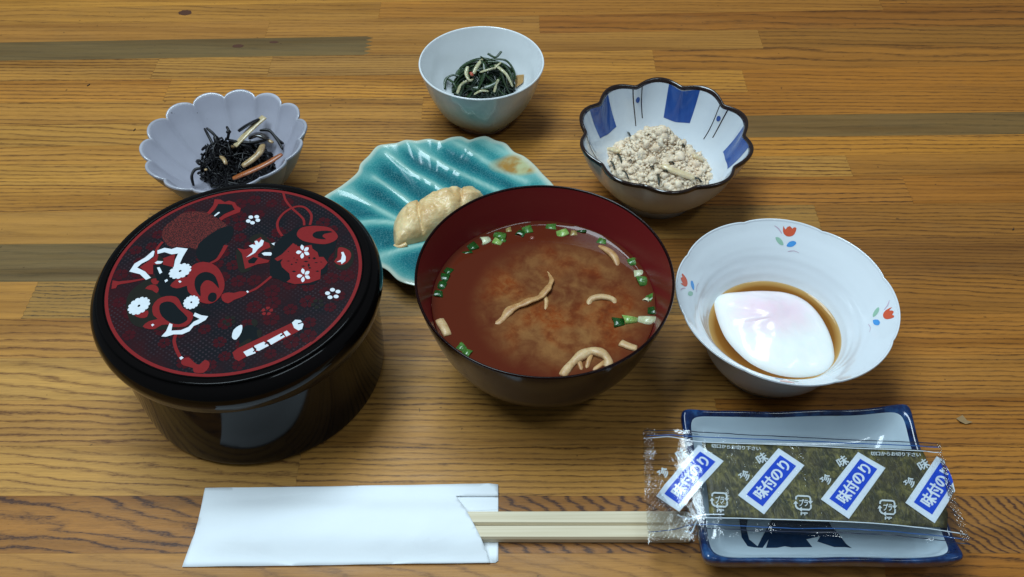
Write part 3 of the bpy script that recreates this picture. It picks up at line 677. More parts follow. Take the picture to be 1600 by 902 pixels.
# kelp salad
KELP = foodmat('kelp_dark', (.005, .018, .007), (.002, .007, .003), .28, .0, 200, .12)
KELPG = foodmat('kelp_green', (.024, .052, .014), (.008, .024, .007), .28, .0, 200, .12)
DAIK = foodmat('pale_radish_strip', (.50, .48, .30), (.34, .31, .17), .22, .35, 300, .4)
kc = at(762, 126, .016)
ks = empty('kelp_salad', kc, 'tangle of dark green kelp and pale radish strips heaped in the far white bowl', 'salad')
def tangle(c, rx, ry, h, n, r, sides=6, flat=1.0, ln=(.5, 1.2), seed=1, curl=1.0, base=0.0, stick=.0, axis=None):
    random.seed(seed); vs, fs = [], []
    for i in range(n):
        a = random.random()*2*PI; q = math.sqrt(random.random())
        x, y = q*cos(a), q*sin(a)
        dr = (random.random()*2*PI) if axis is None else axis+random.gauss(0, .7)
        L_ = random.uniform(*ln); pts = []; cu = random.uniform(-2.2, 2.2)*curl; lift = random.uniform(.3, 1.0)
        m_ = 7
        px, py = x-cos(dr)*L_*.5, y-sin(dr)*L_*.5; d = dr-cu*.5
        for k in range(m_):
            t = k/(m_-1)
            rr = min(1.0, px*px+py*py)
            zz = base+h*(1-rr)**.8*lift + r*1.2
            if stick and k >= m_-2 and i % 3 == 0: zz += stick*random.uniform(.3, 1)
            ex, ey = px, py
            l2 = math.hypot(ex, ey)
            if l2 > 1.08: ex, ey = ex/l2*1.08, ey/l2*1.08
            pts.append(Vector((c.x+ex*rx, c.y+ey*ry, c.z+zz)))
            d += cu/(m_-1); px += cos(d)*L_/(m_-1); py += sin(d)*L_/(m_-1)
        q_ = random.uniform(.7, 1.3)
        tube(vs, fs, spline(pts, 3), lambda t: r*q_*(1-.55*abs(2*t-1)**3), sides, flat, random.uniform(-1.5, 1.5))
    return vs, fs
kb = kc+Vector((0, .001, -.008))
v, f = tangle(kb+Vector((-.002, 0, 0)), .0240, .0175, .0165, 120, .00150, 6, .35, (.7, 1.5), 4, 1.1, 0, 0, ); mesh('kelp_strands', v, f, KELP, ks)['kind'] = 'stuff'
v, f = tangle(kb+Vector((-.002, 0, 0)), .0235, .0165, .0200, 60, .00170, 6, .30, (.8, 1.5), 9, 1.2, .001); mesh('green_kelp_strands', v, f, KELPG, ks)['kind'] = 'stuff'
v, f = tangle(kb, .020, .013, .0215, 16, .00085, 6, .55, (.6, 1.1), 31, 1.0, .0005); mesh('radish_strands', v, f, DAIK, ks)['kind'] = 'stuff'
def zc_(x, y, z): return at(630+x/4.508, 20+y/4.508, z)
RED_ = foodmat('red_chilli', (.42, .07, .03), None, .25, .1)
CARR = foodmat('carrot', (.55, .18, .035), (.40, .11, .02), .25, .3, 260, .3)
for pts, r_ in [([(640, 395, .0295), (665, 370, .031), (690, 350, .0315)], .0011), ([(650, 370, .0295), (690, 400, .030), (730, 440, .028), (770, 520, .022)], .0017), ([(455, 380, .028), (445, 430, .026), (465, 475, .0245), (490, 470, .0245)], .0015), ([(380, 570, .017), (405, 510, .021), (450, 480, .024)], .0013), ([(560, 325, .030), (520, 380, .029), (495, 430, .027)], .0013), ([(540, 420, .027), (590, 405, .029), (640, 390, .030)], .0013), ([(500, 575, .016), (550, 550, .0185), (600, 555, .017)], .0013), ([(640, 560, .018), (655, 510, .022), (670, 470, .026)], .0011)]:
    vs, fs = [], []; tube(vs, fs, spline([zc_(*p) for p in pts], 5), lambda t: r_*(1-.4*abs(2*t-1)**3), 8, .55, .8); mesh('radish_strip', vs, fs, DAIK, ks)
for pts in ([(600, 290, .030), (650, 315, .031), (690, 275, .033)], [(620, 330, .030), (720, 335, .030), (775, 400, .026), (790, 470, .021)], [(590, 345, .0305), (690, 355, .0300), (750, 420, .026), (765, 500, .021)], [(290, 540, .016), (300, 470, .020), (350, 440, .022), (400, 450, .022)], [(320, 470, .020), (360, 500, .021), (390, 560, .017)]):
    vs, fs = [], []; tube(vs, fs, spline([zc_(*p) for p in pts], 5), lambda t: .0011, 8, .6, .5); mesh('kelp_strip', vs, fs, KELPG, ks)
vs, fs = [], []; tube(vs, fs, [zc_(478, 422, .0285), zc_(486, 442, .028)], lambda t: .0012, 6, .6); mesh('chilli_piece', vs, fs, RED_, ks)
bm = bmesh.new(); q = [zc_(800, 440, .0205), zc_(850, 435, .0235), zc_(845, 490, .0205), zc_(800, 520, .0165)]
bm.faces.new([bm.verts.new(p) for p in q]+[]); r_ = bmesh.ops.extrude_face_region(bm, geom=bm.faces[:])
for e in r_['geom']:
    if isinstance(e, bmesh.types.BMVert): e.co += Vector((-.001, .001, -.002))
bmesh.ops.recalc_face_normals(bm, faces=bm.faces[:]); bm_mesh('carrot_slice', bm, foodmat('pale_carrot', (.50, .30, .12), None, .3, .3), ks)

# ================================================================== GREY FLUTED BOWL
m = NT('grey_lilac_glaze'); co = m.coord(); n1 = m.noise(co, 45, 5, .6); n2 = m.noise(co, 900, 2)
c = m.mix(n1, (.355, .350, .415, 1), (.450, .450, .520, 1)); c = m.mix(m.ramp(m.noise(co, 240, 2), [(.735, 0), (.76, .8)]), c, (.05, .04, .04, 1))
m.set(col=c, rough=.24, coat=.2, coatr=.1, nrm=m.bump(n1, .25, .001)); GREYG = m.m
m = NT('grey_outer_glaze'); co = m.coord(); m.set(col=m.mix(m.noise(co, 40, 5), (.20, .19, .17, 1), (.32, .32, .32, 1)), rough=.35, nrm=m.bump(m.noise(co, 200, 4), .2, .0008)); GREYO = m.m
zg = .045; gc = Vector((-.1625, .3998, 0))
gb = empty('grey_fluted_bowl', gc, 'grey glazed bowl with a scalloped flower-petal rim, behind the black box', 'bowl')
NP = 14
def flute(th, r, z, dz=0):
    k = max(0, min(1, (z-.006)/.036)); lob = abs(cos(NP*(th)/2+PI/2))**.65   # 0 at the notches
    rr = r*(1-(.085*k**.9)*(1-lob)) + .0
    zz = z + (.0022*(lob-.6)*k**3)
    return rr*(1+.012*sin(2*th+1)), zz+.0008*k*sin(th*2+2)
inn = smooth_prof([(0, .0080), (.010, .0082), (.020, .0125), (.0300, .0225), (.0385, .0345), (.0438, .0440)], 6)
rim = smooth_prof([(.0438, .0440), (.0445, .0448), (.0456, .0450), (.0460, .0440)], 4)
out = smooth_prof([(.0460, .0440), (.0405, .0325), (.0325, .0200), (.0235, .0085), (.0190, .0050)], 6)
NG = NP*16
v, f = lathe(inn, NG, flute, gc); mesh('petal_lining', v, f, GREYG, gb)
v, f = lathe(rim, NG, flute, gc); mesh('rim', v, f, glaze('grey_rim_glaze', (.44, .44, .50), .14, .15), gb)
v, f = lathe(out, NG, flute, gc); mesh('outer_wall', v, f, GREYO, gb)
v, f = lathe([(.0190, .0055), (.0185, 0), (.0165, 0), (.016, .003), (0, .003)], 64, None, gc); mesh('foot_ring', v, f, GREYO, gb)
# hijiki salad
HIJ = foodmat('hijiki_black', (.004, .003, .0035), (.0015, .0013, .0018), .30, .0, 300, .0); HIJ.node_tree.nodes['Principled BSDF'].inputs['Specular IOR Level'].default_value = .25
TOFU = foodmat('fried_tofu', (.42, .30, .15), (.24, .14, .06), .3, .3, 300, .3)
BURD = foodmat('burdock', (.52, .42, .25), (.36, .27, .13), .3, .3, 260, .3)
hc = at(372, 252, .017)
hs = empty('hijiki_salad', hc, 'glossy black hijiki seaweed with carrot and fried tofu strips in the grey bowl', 'salad')
hb = hc+Vector((0, 0, -.007))
v, f = tangle(hb, .0245, .0185, .0165, 230, .00075, 5, .8, (.35, .9), 12, 1.8, .001, .003); mesh('seaweed_strands', v, f, HIJ, hs)['kind'] = 'stuff'
v, f = tangle(hb+Vector((-.007, -.001, 0)), .0165, .0165, .0205, 190, .00060, 5, .8, (.25, .7), 23, 2.4, .002, .004); mesh('fine_seaweed_strands', v, f, HIJ, hs)['kind'] = 'stuff'
def zg_(x, y, z): return at(210+x/4.747, 120+y/4.747, z)
def strip(name, pts, r_, mat, parent, fn, fl=.45, tw=.4, sides=8):
    vs, fs = [], []; tube(vs, fs, spline([fn(*p) for p in pts], 5), r_ if callable(r_) else (lambda t: r_*(1-.35*abs(2*t-1)**4)), sides, fl, tw)
    return mesh(name, vs, fs, mat, parent)
CARRD = foodmat('stewed_carrot', (.36, .105, .022), (.22, .06, .015), .3, .2, 260, .1)
strip('burdock_slice', [(962, 298, .036), (880, 372, .034), (800, 455, .0315), (745, 515, .029)], lambda t: .0026*(1-.2*t), BURD, hs, zg_, .28, 0)
strip('carrot_strip', [(1095, 575, .026), (980, 645, .0245), (850, 705, .0225), (730, 755, .020)], .0020, CARRD, hs, zg_, .5, .2)
strip('fried_tofu_strip', [(955, 500, .0265), (930, 560, .0270), (880, 610, .0255), (800, 665, .0235)], .0021, TOFU, hs, zg_, .6, .4)
strip('fried_tofu_strip', [(640, 590, .027), (665, 615, .028), (680, 650, .027)], .0014, TOFU, hs, zg_, .6, .4)
strip('fried_tofu_strip', [(990, 470, .0265), (1030, 490, .0255)], .0013, TOFU, hs, zg_, .6, 0)
strip('fried_tofu_strip', [(720, 520, .026), (760, 505, .027)], .0019, TOFU, hs, zg_, .6, 0)
strip('fried_tofu_strip', [(520, 690, .024), (540, 690, .024)], .0010, TOFU, hs, zg_, .6, 0)
strip('seaweed_leaf', [(770, 405, .034), (840, 358, .0355), (925, 312, .036)], .0020, HIJ, hs, zg_, .25, .3)
strip('dark_mushroom_slice', [(850, 450, .028), (920, 430, .0295), (990, 460, .028)], .0036, foodmat('dark_mushroom', (.030, .022, .018), (.012, .009, .008), .2, .1, 200, .5), hs, zg_, .35, .3)
for pts in ([(600, 560, .028), (570, 480, .031), (520, 385, .034)], [(640, 520, .029), (600, 440, .033), (535, 380, .036)], [(440, 810, .019), (425, 740, .023), (450, 690, .025), (500, 680, .025)], [(500, 545, .025), (530, 522, .027), (570, 545, .027)], [(690, 470, .031), (700, 410, .035), (685, 370, .0365)], [(930, 400, .0305), (1000, 400, .0305), (1060, 470, .028), (1100, 540, .026)], [(1000, 400, .030), (1080, 480, .0275), (1105, 495, .0275)], [(470, 720, .023), (490, 712, .0245), (520, 735, .024)], [(700, 480, .030), (860, 490, .030), (980, 470, .0285)]):
    strip('seaweed_strand', pts, .0009, HIJ, hs, zg_, 1.0, 0, 6)
for pts in ([(470, 620, .026), (490, 650, .027)], [(600, 440, .034), (620, 500, .031)], [(685, 400, .0355), (712, 420, .034)]):
    strip('seaweed_strand', pts, .0017, HIJ, hs, zg_, .7, 0, 6)

# ================================================================== BLUE STRIPED BOWL
zs = .045; bc2 = Vector((.0870, .4044, 0))
st = empty('blue_striped_bowl', bc2, 'white bowl with blue blocks and thin line pairs under a brown wavy rim', 'bowl')
PORC = glaze('striped_bowl_porcelain', (.62, .67, .72), .12, .03)
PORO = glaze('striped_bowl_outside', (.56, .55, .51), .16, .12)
m = NT('blue_underglaze'); co = m.coord((1, 1, 1)); n1 = m.noise(m.coord((500, 60, 60)), 1, 4); n2 = m.noise(co, 90, 4)
m.set(col=m.mix(m.math('MULTIPLY_ADD', n1, .5, m.math('MULTIPLY', n2, .5)), (.008, .030, .17, 1), (.045, .13, .42, 1)), rough=.12, coat=.3, coatr=.05); BLUE = m.m
BRNR = plain('brown_rim_glaze', (.020, .010, .008), .15, coat=.4, coatr=.08)
def wav(th, r, z):
    k = max(0, min(1, (z-.012)/.033))**1.2; l = (math.sqrt(cos(5*(th-R(34))+PI/2)**2+.03)-.17)/.845
    return r*(1-.085*k*(1-l)), z+.0014*k*(l-.5)+.0012*k*cos(th-R(80))
inn = smooth_prof([(0, .0085), (.014, .0088), (.0250, .0130), (.0350, .0215), (.0425, .0325), (.0478, .0440)], 8)
out = smooth_prof([(.0500, .0440), (.0455, .0320), (.0380, .0190), (.0290, .0085), (.0240, .0045)], 6)
def bowl_inner(th, t, prof=inn, mod=wav, c=bc2, lift=.00012):
    """point on the inside of a bowl, t = 0 at the rim, 1 at the middle"""
    q = (1-t)*(len(prof)-1); i = min(int(q), len(prof)-2); u = q-i
    def pt(th_, q_):
        q_ = max(0, min(len(prof)-1.0001, q_)); i = int(q_); u = q_-i
        r = prof[i][0]*(1-u)+prof[i+1][0]*u; z = prof[i][1]*(1-u)+prof[i+1][1]*u
        r, z = mod(th_, r, z) if mod else (r, z)
        return Vector((c.x+r*cos(th_), c.y+r*sin(th_), z))
    p = pt(th, q); a = pt(th+.01, q)-pt(th-.01, q); b = pt(th, q-.05)-pt(th, q+.05)
    nrm = a.cross(b).normalized()
    if nrm.z < 0: nrm = -nrm
    return p+nrm*lift
def patch(name, uv, mat, parent, lift=.00012, prof=inn, mod=wav, c=bc2, nu=14, nv=10):
    """uv(u, v) -> (theta, t) for u, v in 0..1"""
    vs, fs = [], []
    for j in range(nv+1):
        for i in range(nu+1):
            th, t = uv(i/nu, j/nv); vs.append(bowl_inner(th, t, prof, mod, c, lift))
    for j in range(nv):
        for i in range(nu):
            a = j*(nu+1)+i; fs.append((a, a+1, a+nu+2, a+nu+1))
    return mesh(name, vs, fs, mat, parent)
v, f = lathe(inn, 320, wav, bc2); mesh('inner_wall', v, f, PORC, st)
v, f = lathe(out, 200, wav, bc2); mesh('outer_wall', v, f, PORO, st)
v, f = lathe(smooth_prof([(.0475, .0435), (.0482, .0450), (.0492, .0456), (.0502, .0450), (.0501, .0434)], 4), 200, wav, bc2); mesh('rim_band', v, f, BRNR, st)
v, f = lathe([(.0245, .005), (.024, 0), (.022, 0), (.0215, .003), (0, .003)], 64, None, bc2); mesh('foot_ring', v, f, PORO, st)
for k in range(5):
    th0 = R(69+72*k)
    patch('blue_block', lambda u, v_, th0=th0: (th0+R(11.6)*(2*u-1)*(1+.06*v_), .012+v_*.305+.012*sin(3*u+k)), BLUE, st)
    for s in (-1, 1):
        patch('thin_line', lambda u, v_, s=s, th0=th0: (th0+R(36)+R(3.6)*s+R(.45)*(2*u-1)+R(.3)*sin(5*v_+s), .012+v_*(.33+.03*s)), BRNR, st, .00014, nu=2, nv=10)
    patch('blue_dot', lambda u, v_, th0=th0: (th0+R(36)+R(1.9)*cos(2*PI*u)*v_, .13+.026*sin(2*PI*u)*v_), BLUE, st, .00018, nu=12, nv=2)
# okara
m = NT('okara_crumb'); co = m.coord(); n1 = m.noise(co, 330, 4, .6); n2 = m.noise(co, 75, 3)
c = m.mix(m.ramp(n1, [(.3, 0), (.7, 1)]), (.60, .45, .30, 1), (.92, .77, .58, 1)); c = m.mix(m.ramp(n2, [(.5, 0), (.7, .55)]), c, (.80, .60, .42, 1))
m.set(col=c, rough=.62, sss=.25, ssr=(1, .8, .5), sscale=.0012, nrm=m.bump(m.noise(co, 1400, 4, .7), .6, .0007)); OK = m.m
okc = at(1030, 254, .019)
ok = empty('okara_heap', okc, 'crumbly pale beige okara with dark flecks heaped in the blue striped bowl', 'side dish')
random.seed(21)
def okz(x, y):
    dx, dy = (x-okc.x), (y-okc.y)
    # rotated oval with a peak towards the far left
    a = R(-24); u = (dx*cos(a)+dy*sin(a))/.0335; v_ = (-dx*sin(a)+dy*cos(a))/.0235
    q = u*u+v_*v_
    pk = math.exp(-(((dx+.002)/.014)**2+((dy-.008)/.010)**2))
    return .0105+.0158*max(0, 1-q)**.52+.0115*pk, q
vs, fs = [], []; N_ = 60
idx = {}
for j in range(N_+1):
    for i in range(N_+1):
        x = okc.x-.036+.072*i/N_; y = okc.y-.030+.060*j/N_
        z, q = okz(x, y)
        z += .0022*fbm(x*240, y*240, 3, 4)-(.006*max(0, q-1))
        idx[(i, j)] = len(vs); vs.append(Vector((x, y, z)))
for j in range(N_):
    for i in range(N_):
        x = okc.x-.036+.072*(i+.5)/N_; y = okc.y-.030+.060*(j+.5)/N_
        if okz(x, y)[1] < 1.12: fs.append((idx[(i, j)], idx[(i+1, j)], idx[(i+1, j+1)], idx[(i, j+1)]))
mesh('okara_mass', vs, fs, OK, ok)
ico = bmesh.new(); bmesh.ops.create_icosphere(ico, subdivisions=2, radius=1); IV = [v.co.copy() for v in ico.verts]; ico.verts.index_update(); IF = [[v.index for v in f.verts] for f in ico.faces]; ico.free()
def crumbs(n, rmin, rmax, seed, lift=.35, stretch=1.0, grid=.0):
    random.seed(seed); vs, fs = [], []; k = 0
    while k < n:
        x = okc.x+random.uniform(-.034, .034); y = okc.y+random.uniform(-.027, .027); z, q = okz(x, y)
        if q > 1.06: continue
        k += 1; r = random.uniform(rmin, rmax)*random.choice((.6, .8, 1, 1)); b = len(vs)
        M = Matrix.Rotation(random.random()*6, 3, 'Z') @ Matrix.Rotation(random.random()*2, 3, 'X'); sd = random.random()*100
        sq = Vector((random.uniform(.8, 1.35)*stretch, random.uniform(.7, 1.1), random.uniform(.6, .95)))
        for p in IV:
            d = 1+.50*noise.noise(p*1.6+Vector((sd, 0, 0)))+.34*noise.noise(p*4.0+Vector((sd, 3, 0)))
            vs.append(Vector((x, y, z+r*lift))+M @ Vector((p.x*sq.x, p.y*sq.y, p.z*sq.z))*r*d)
        fs += [tuple(b+i for i in q_) for q_ in IF]
    return vs, fs
v, f = crumbs(300, .0012, .0031, 3, .2); mesh('okara_clumps', v, f, OK, ok)['kind'] = 'stuff'
v, f = crumbs(2500, .0004, .0012, 8, 1.0); mesh('okara_crumbs', v, f, OK, ok)['kind'] = 'stuff'
DKF = foodmat('dark_flake', (.020, .028, .016), (.010, .012, .008), .4, 0, 300, .2)
ONI = foodmat('soft_onion', (.72, .60, .38), (.58, .44, .25), .3, .4, 200, .3)
def zo_(x, y, z): return atf(880+x/3.759, 110+y/3.759, lambda a, b: okz(a, b)[0]+.0022)
for (x0, y0, x1, y1, z) in [(470, 330, 515, 345, .0345), (320, 500, 345, 560, .0255), (455, 470, 462, 490, .0315), (660, 395, 710, 455, .0305), (555, 620, 560, 680, .0225), (540, 655, 570, 665, .0225), (770, 640, 810, 665, .0215), (385, 540, 400, 545, .0265), (280, 545, 300, 590, .0225), (510, 575, 530, 590, .0285), (620, 550, 650, 560, .0285), (590, 600, 610, 605, .0255), (370, 370, 395, 400, .0290), (350, 600, 380, 640, .0225)]:
    vs, fs = [], []; p, q_ = zo_(x0, y0, z), zo_(x1, y1, z)
    p.z += .0012; q_.z += .0012; tube(vs, fs, [p, p.lerp(q_, .5)+Vector((.0002, .0003, .0009)), q_], lambda t: .0011, 6, .4, 1.0); mesh('dark_flake', vs, fs, DKF, ok)
for pts, r_ in [([(580, 560, .0265), (680, 600, .0262), (770, 635, .0238)], .0030), ([(220, 470, .0230), (280, 465, .0245), (330, 480, .0240)], .0026), ([(760, 500, .0275), (820, 530, .0255)], .0024), ([(860, 560, .0225), (930, 545, .0225)], .0026)]:
    strip('onion_slice', pts, r_, ONI, ok, zo_, .6, .2, 10)

# ================================================================== EGG BOWL
ec = Vector((.1293, .2775, 0))
eb = empty('tulip_pattern_bowl', ec, 'white porcelain bowl with small red tulips inside its gently scalloped rim, at right', 'bowl')
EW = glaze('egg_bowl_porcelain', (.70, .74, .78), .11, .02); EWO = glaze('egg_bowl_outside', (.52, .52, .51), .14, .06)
def sca(th, r, z):
    k = max(0, min(1, (z-.034)/.016))**1.5; l = abs(cos(4*(th-R(13))+PI/2))**.5
    return r*(1-.022*k*(1-l)), z+.0006*k*l
einn = smooth_prof([(0, .0110), (.018, .0112), (.0268, .0155), (.0312, .0225), (.0352, .0305), (.0395, .0375), (.0440, .0425), (.0480, .0462), (.0508, .0490)], 8)
einn = [(r+.00007*sin(z*1500) if .02 < z < .04 else r, z) for r, z in einn]
eout = smooth_prof([(.0519, .0492), (.0480, .0440), (.0415, .0375), (.0365, .0265), (.0330, .0145), (.0280, .0065), (.0245, .0045)], 6)
v, f = lathe(einn, 192, sca, ec); mesh('inner_wall', v, f, EW, eb)
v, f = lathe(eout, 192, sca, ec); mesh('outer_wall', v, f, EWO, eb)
v, f = lathe(smooth_prof([(.0508, .0490), (.0512, .0497), (.0517, .0499), (.0519, .0492)], 3), 192, sca, ec); mesh('rim', v, f, EW, eb)
v, f = lathe([(.0248, .005), (.0242, 0), (.0225, 0), (.022, .003), (0, .003)], 64, None, ec); mesh('foot_ring', v, f, EWO, eb)
TRED = plain('tulip_red', (.62, .10, .045), .2, coat=.3); TBLU = plain('tulip_leaf_blue', (.07, .30, .68), .2, coat=.3); TGRN = plain('tulip_leaf_green', (.30, .50, .38), .2, coat=.3); TPNK = plain('tulip_stem_pink', (.56, .42, .52), .2, coat=.3)
def decal(name, th0, loops, mat, parent, lift=.00012, prof=einn, mod=sca, c=ec, R0=.049):
    """loops in mm: x along the rim, y towards the middle"""
    bm = bmesh.new()
    for lp in loops:
        lp = smoothloop([Vector((x, y, 0)) for x, y in lp], 2)
        fc = bm.faces.new([bm.verts.new(p) for p in lp]); fc.normal_update()
        if fc.normal.z < 0: fc.normal_flip()
    bmesh.ops.triangulate(bm, faces=bm.faces[:])
    P_ = prof[::-1]; cum = [0]
    for a, b in zip(P_, P_[1:]): cum.append(cum[-1]+math.hypot(a[0]-b[0], a[1]-b[1]))
    def tt(d):
        for i in range(len(cum)-1):
            if d <= cum[i+1]: return (i+(d-cum[i])/(cum[i+1]-cum[i]))/(len(cum)-1)
        return 1
    for v in bm.verts: v.co = bowl_inner(th0-v.co.x*.001/R0, tt(v.co.y*.001), prof, mod, c, lift)
    return bm_mesh(name, bm, mat, parent)
for deg in (76, 165, -10, -100):
    s = 1 if deg in (76, -10) else -1
    th = R(deg)
    decal('tulip_flower', th, [[(-3.2, 2.0), (-2.0, 3.6), (-1.3, 2.4), (-.3, 4.2) if False else (0, 1.6), (1.3, 2.6), (2.0, 1.8), (3.3, 2.0), (3.0, 5.0), (1.6, 6.4), (-.2, 6.8), (-1.8, 6.3), (-3.0, 4.8)]], TRED, eb)
    decal('green_leaf', th, [[(-6.6, 8.0), (-4.6, 8.0), (-2.6, 9.4), (-1.6, 11.4), (-3.6, 11.4), (-5.6, 10.0)]], TGRN, eb)
    decal('blue_leaf', th, [[(.2, 11.6), (1.2, 9.4), (3.6, 8.4), (5.2, 9.2), (3.8, 11.2), (1.8, 11.8)]], TBLU, eb)
    decal('pink_stem', th, [[(-7.5, 2.2), (-5.2, 3.4), (-3.4, 5.6), (-3.8, 5.8), (-5.6, 3.8), (-7.5, 2.5)], [(1.8, 14.0), (5, 13.0), (8, 13.4), (8, 13.6), (5, 13.3), (2, 14.3)]], TPNK, eb)
# sauce
m = NT('soy_sauce'); co = m.coord(); sx = m.add('ShaderNodeVectorMath', operation='LENGTH'); m.ln(co, sx.inputs[0])
c = m.ramp(m.math('MULTIPLY', sx.outputs['Value'], 30), [(.70, (.10, .030, .005)), (.86, (.22, .085, .014)), (.945, (.42, .24, .075)), (.985, (.58, .47, .30))])
m.set(col=c, rough=.04, ior=1.34, spec=.5); SOY = m.m
v, f = lathe([(0, .0238), (.025, .0238), (.0305, .0239), (.0316, .0241), (.0325, .0247)], 96, None, ec)
o = mesh('soy_sauce', [p-Vector((ec.x, ec.y, .0238)) for p in v], [q[::-1] for q in f], SOY); o.location = (ec.x, ec.y, .0238)
tag(o, 'clear amber soy sauce pooled around the poached egg', 'sauce')
# poached egg
m = NT('egg_white'); co = m.coord(); dn = m.add('ShaderNodeVectorMath', operation='SUBTRACT'); m.ln(co, dn.inputs[0]); dn.inputs[1].default_value = (.0015, .0065, .004)
sv = m.add('ShaderNodeVectorMath', operation='MULTIPLY'); m.ln(dn.outputs[0], sv.inputs[0]); sv.inputs[1].default_value = (1/.0290, 1/.0215, 0)
ls = m.add('ShaderNodeVectorMath', operation='LENGTH'); m.ln(sv.outputs[0], ls.inputs[0])
yo = m.ramp(ls.outputs['Value'], [(.0, .8), (.55, .55), (1.0, 0)], 'B_SPLINE')
c = m.mix(yo, (.86, .88, .84, 1), (.84, .56, .67, 1))
c = m.mix(m.ramp(m.noise(co, 90, 4), [(.45, 0), (.75, .35)]), c, (.70, .78, .74, 1))
m.set(col=c, rough=.16, spec=.4, sss=.55, ssr=(1, .8, .7), sscale=.004, nrm=m.bump(m.noise(co, 90, 4), .2, .0010)); EGG = m.m
ZE = .0238
loop = [at(1040+x/2.91, 320+y/2.91, ZE) for x, y in [(217, 470), (214, 442), (228, 418), (262, 405), (330, 398), (450, 393), (560, 405), (640, 440), (705, 505), (752, 590), (772, 665), (768, 725), (722, 775), (610, 792), (500, 777), (400, 735), (330, 680), (270, 610), (235, 535)]]
loop = smoothloop(loop, 6)
ectr = sum(loop, Vector())/len(loop); NR = 22; vs, fs = [], []
for j in range(NR+1):
    s = 1-j/NR
    for i, p in enumerate(loop):
        q = ectr+(p-ectr)*(s if s > 0 else 0)
        dx = (q.x-ectr.x)*1000; dy = (q.y-ectr.y)*1000
        h = (1-s**2.6)
        z = ZE-.0012+.0088*(h**.55)
        z += .0022*math.exp(-((dx-1)**2+(dy-6)**2)/70)*h - .0012*h*math.exp(-((dx+9)**2)/40)*(dy < 0)
        z += .0006*fbm(q.x*110, q.y*110, 2, 3)*min(1, h*2)
        vs.append(Vector((q.x-ectr.x, q.y-ectr.y, z-ZE)))
n = len(loop)
for j in range(NR):
    for i in range(n):
        k = (i+1) % n; a = (j*n+i, j*n+k, (j+1)*n+k, (j+1)*n+i)
        fs.append(a)
fs = [q for q in fs if len(set(q)) == 4]
o = mesh('poached_egg', vs, fs, EGG); o.location = (ectr.x, ectr.y, ZE)
tag(o, 'smooth white poached egg with a faint pink yolk, lying in soy sauce', 'egg')

# ================================================================== TURQUOISE LEAF PLATE
def zl_(x, y, z=.016): return at(490+x/3.47, 190+y/3.47, z)
lo = [(60, 402), (150, 345), (235, 275), (255, 225), (300, 180), (345, 130), (400, 118), (450, 112), (500, 96), (560, 100), (625, 90), (690, 100), (745, 82), (800, 78), (845, 95), (890, 82), (935, 76), (985, 98), (1040, 115), (1085, 160), (1140, 185), (1195, 230), (1240, 280), (1290, 330), (1330, 390), (1340, 470), (1300, 560), (1200, 680), (1060, 780), (900, 850), (760, 890), (620, 890), (540, 882), (460, 855), (400, 800), (330, 760), (180, 640), (90, 520), (55, 440)]
LP = smoothloop([zl_(x, y, .013) for x, y in lo], 6)
lc = zl_(640, 500, .004); lc.z = 0
leaf = empty('leaf_plate', lc, 'turquoise crackle-glazed leaf-shaped plate with pale veins between the box and the soup bowl', 'plate')
veins = [[(110, 380), (250, 425), (430, 510), (640, 620)], [(190, 590), (330, 548), (470, 552), (660, 640)], [(395, 190), (520, 270), (660, 335), (860, 450)], [(330, 320), (440, 375), (560, 450), (740, 560)] , [(520, 140), (650, 215), (830, 295), (1000, 380)], [(690, 105), (860, 185), (1000, 270), (1150, 345)], [(360, 760), (480, 700), (600, 660), (700, 650)], [(870, 90), (1000, 170), (1120, 250), (1260, 330)]]
VE = [[(p.x, p.y) for p in spline([zl_(x, y, .008) for x, y in vn], 6)] for vn in veins]
def dseg(x, y, a, b):
    ax, ay = a; bx, by = b; dx, dy = bx-ax, by-ay; t = max(0, min(1, ((x-ax)*dx+(y-ay)*dy)/(dx*dx+dy*dy+1e-12)))
    return math.hypot(x-ax-dx*t, y-ay-dy*t), t
def vein(x, y):
    d = min(dseg(x, y, vn[i], vn[i+1])[0] for vn in VE for i in range(len(vn)-1))
    return math.exp(-(d/.0011)**2), d
n = len(LP); NR = 46; vs, fs, att = [], [], []
for j in range(NR+1):
    s = 1-(j/NR)**1.15 if j else 1.0
    for i, p in enumerate(LP):
        x = lc.x+(p.x-lc.x)*s; y = lc.y+(p.y-lc.y)*s
        e = s
        z = .0050+.0080*e**1.55
        vr, d = vein(x, y) if s > .02 else (0, 1)
        fade = min(1, max(0, (1.0-s)*6))
        z += .00036*vr*fade
        z -= .00032*(1-math.exp(-(d/.009)**2))*fade
        if j == 0: z -= .0006
        vs.append(Vector((x, y, z))); rimv = max(0, (s-.935)/.065)
        att.append((vr*.75*max(.3, fade), rimv, min(1, d/.008)*min(1, (1-s)*3.2)))
for j in range(NR):
    for i in range(n):
        k = (i+1) % n; fs.append((j*n+i, j*n+k, (j+1)*n+k, (j+1)*n+i))
nb = len(vs)
for (s, dz) in ((1.004, -.0007), (.995, -.0018), (.86, -.0052), (.62, -.0090), (.55, -.0130), (.0, -.0130)):
    for p in LP:
        x = lc.x+(p.x-lc.x)*s; y = lc.y+(p.y-lc.y)*s; vs.append(Vector((x, y, max(0, .0130+dz)))); att.append((0, .7 if s > .9 else .2, .3))
rowsn = 6
for i in range(n): k = (i+1) % n; fs.append((i, nb+i, nb+k, k))
for j in range(rowsn-1):
    for i in range(n): k = (i+1) % n; fs.append((nb+j*n+i, nb+(j+1)*n+i, nb+(j+1)*n+k, nb+j*n+k))
m = NT('turquoise_crackle_glaze'); a_ = m.add('ShaderNodeAttribute', attribute_type='GEOMETRY', attribute_name='glaze'); sc3 = m.add('ShaderNodeSeparateXYZ'); m.ln(a_.outputs['Vector'], sc3.inputs[0])
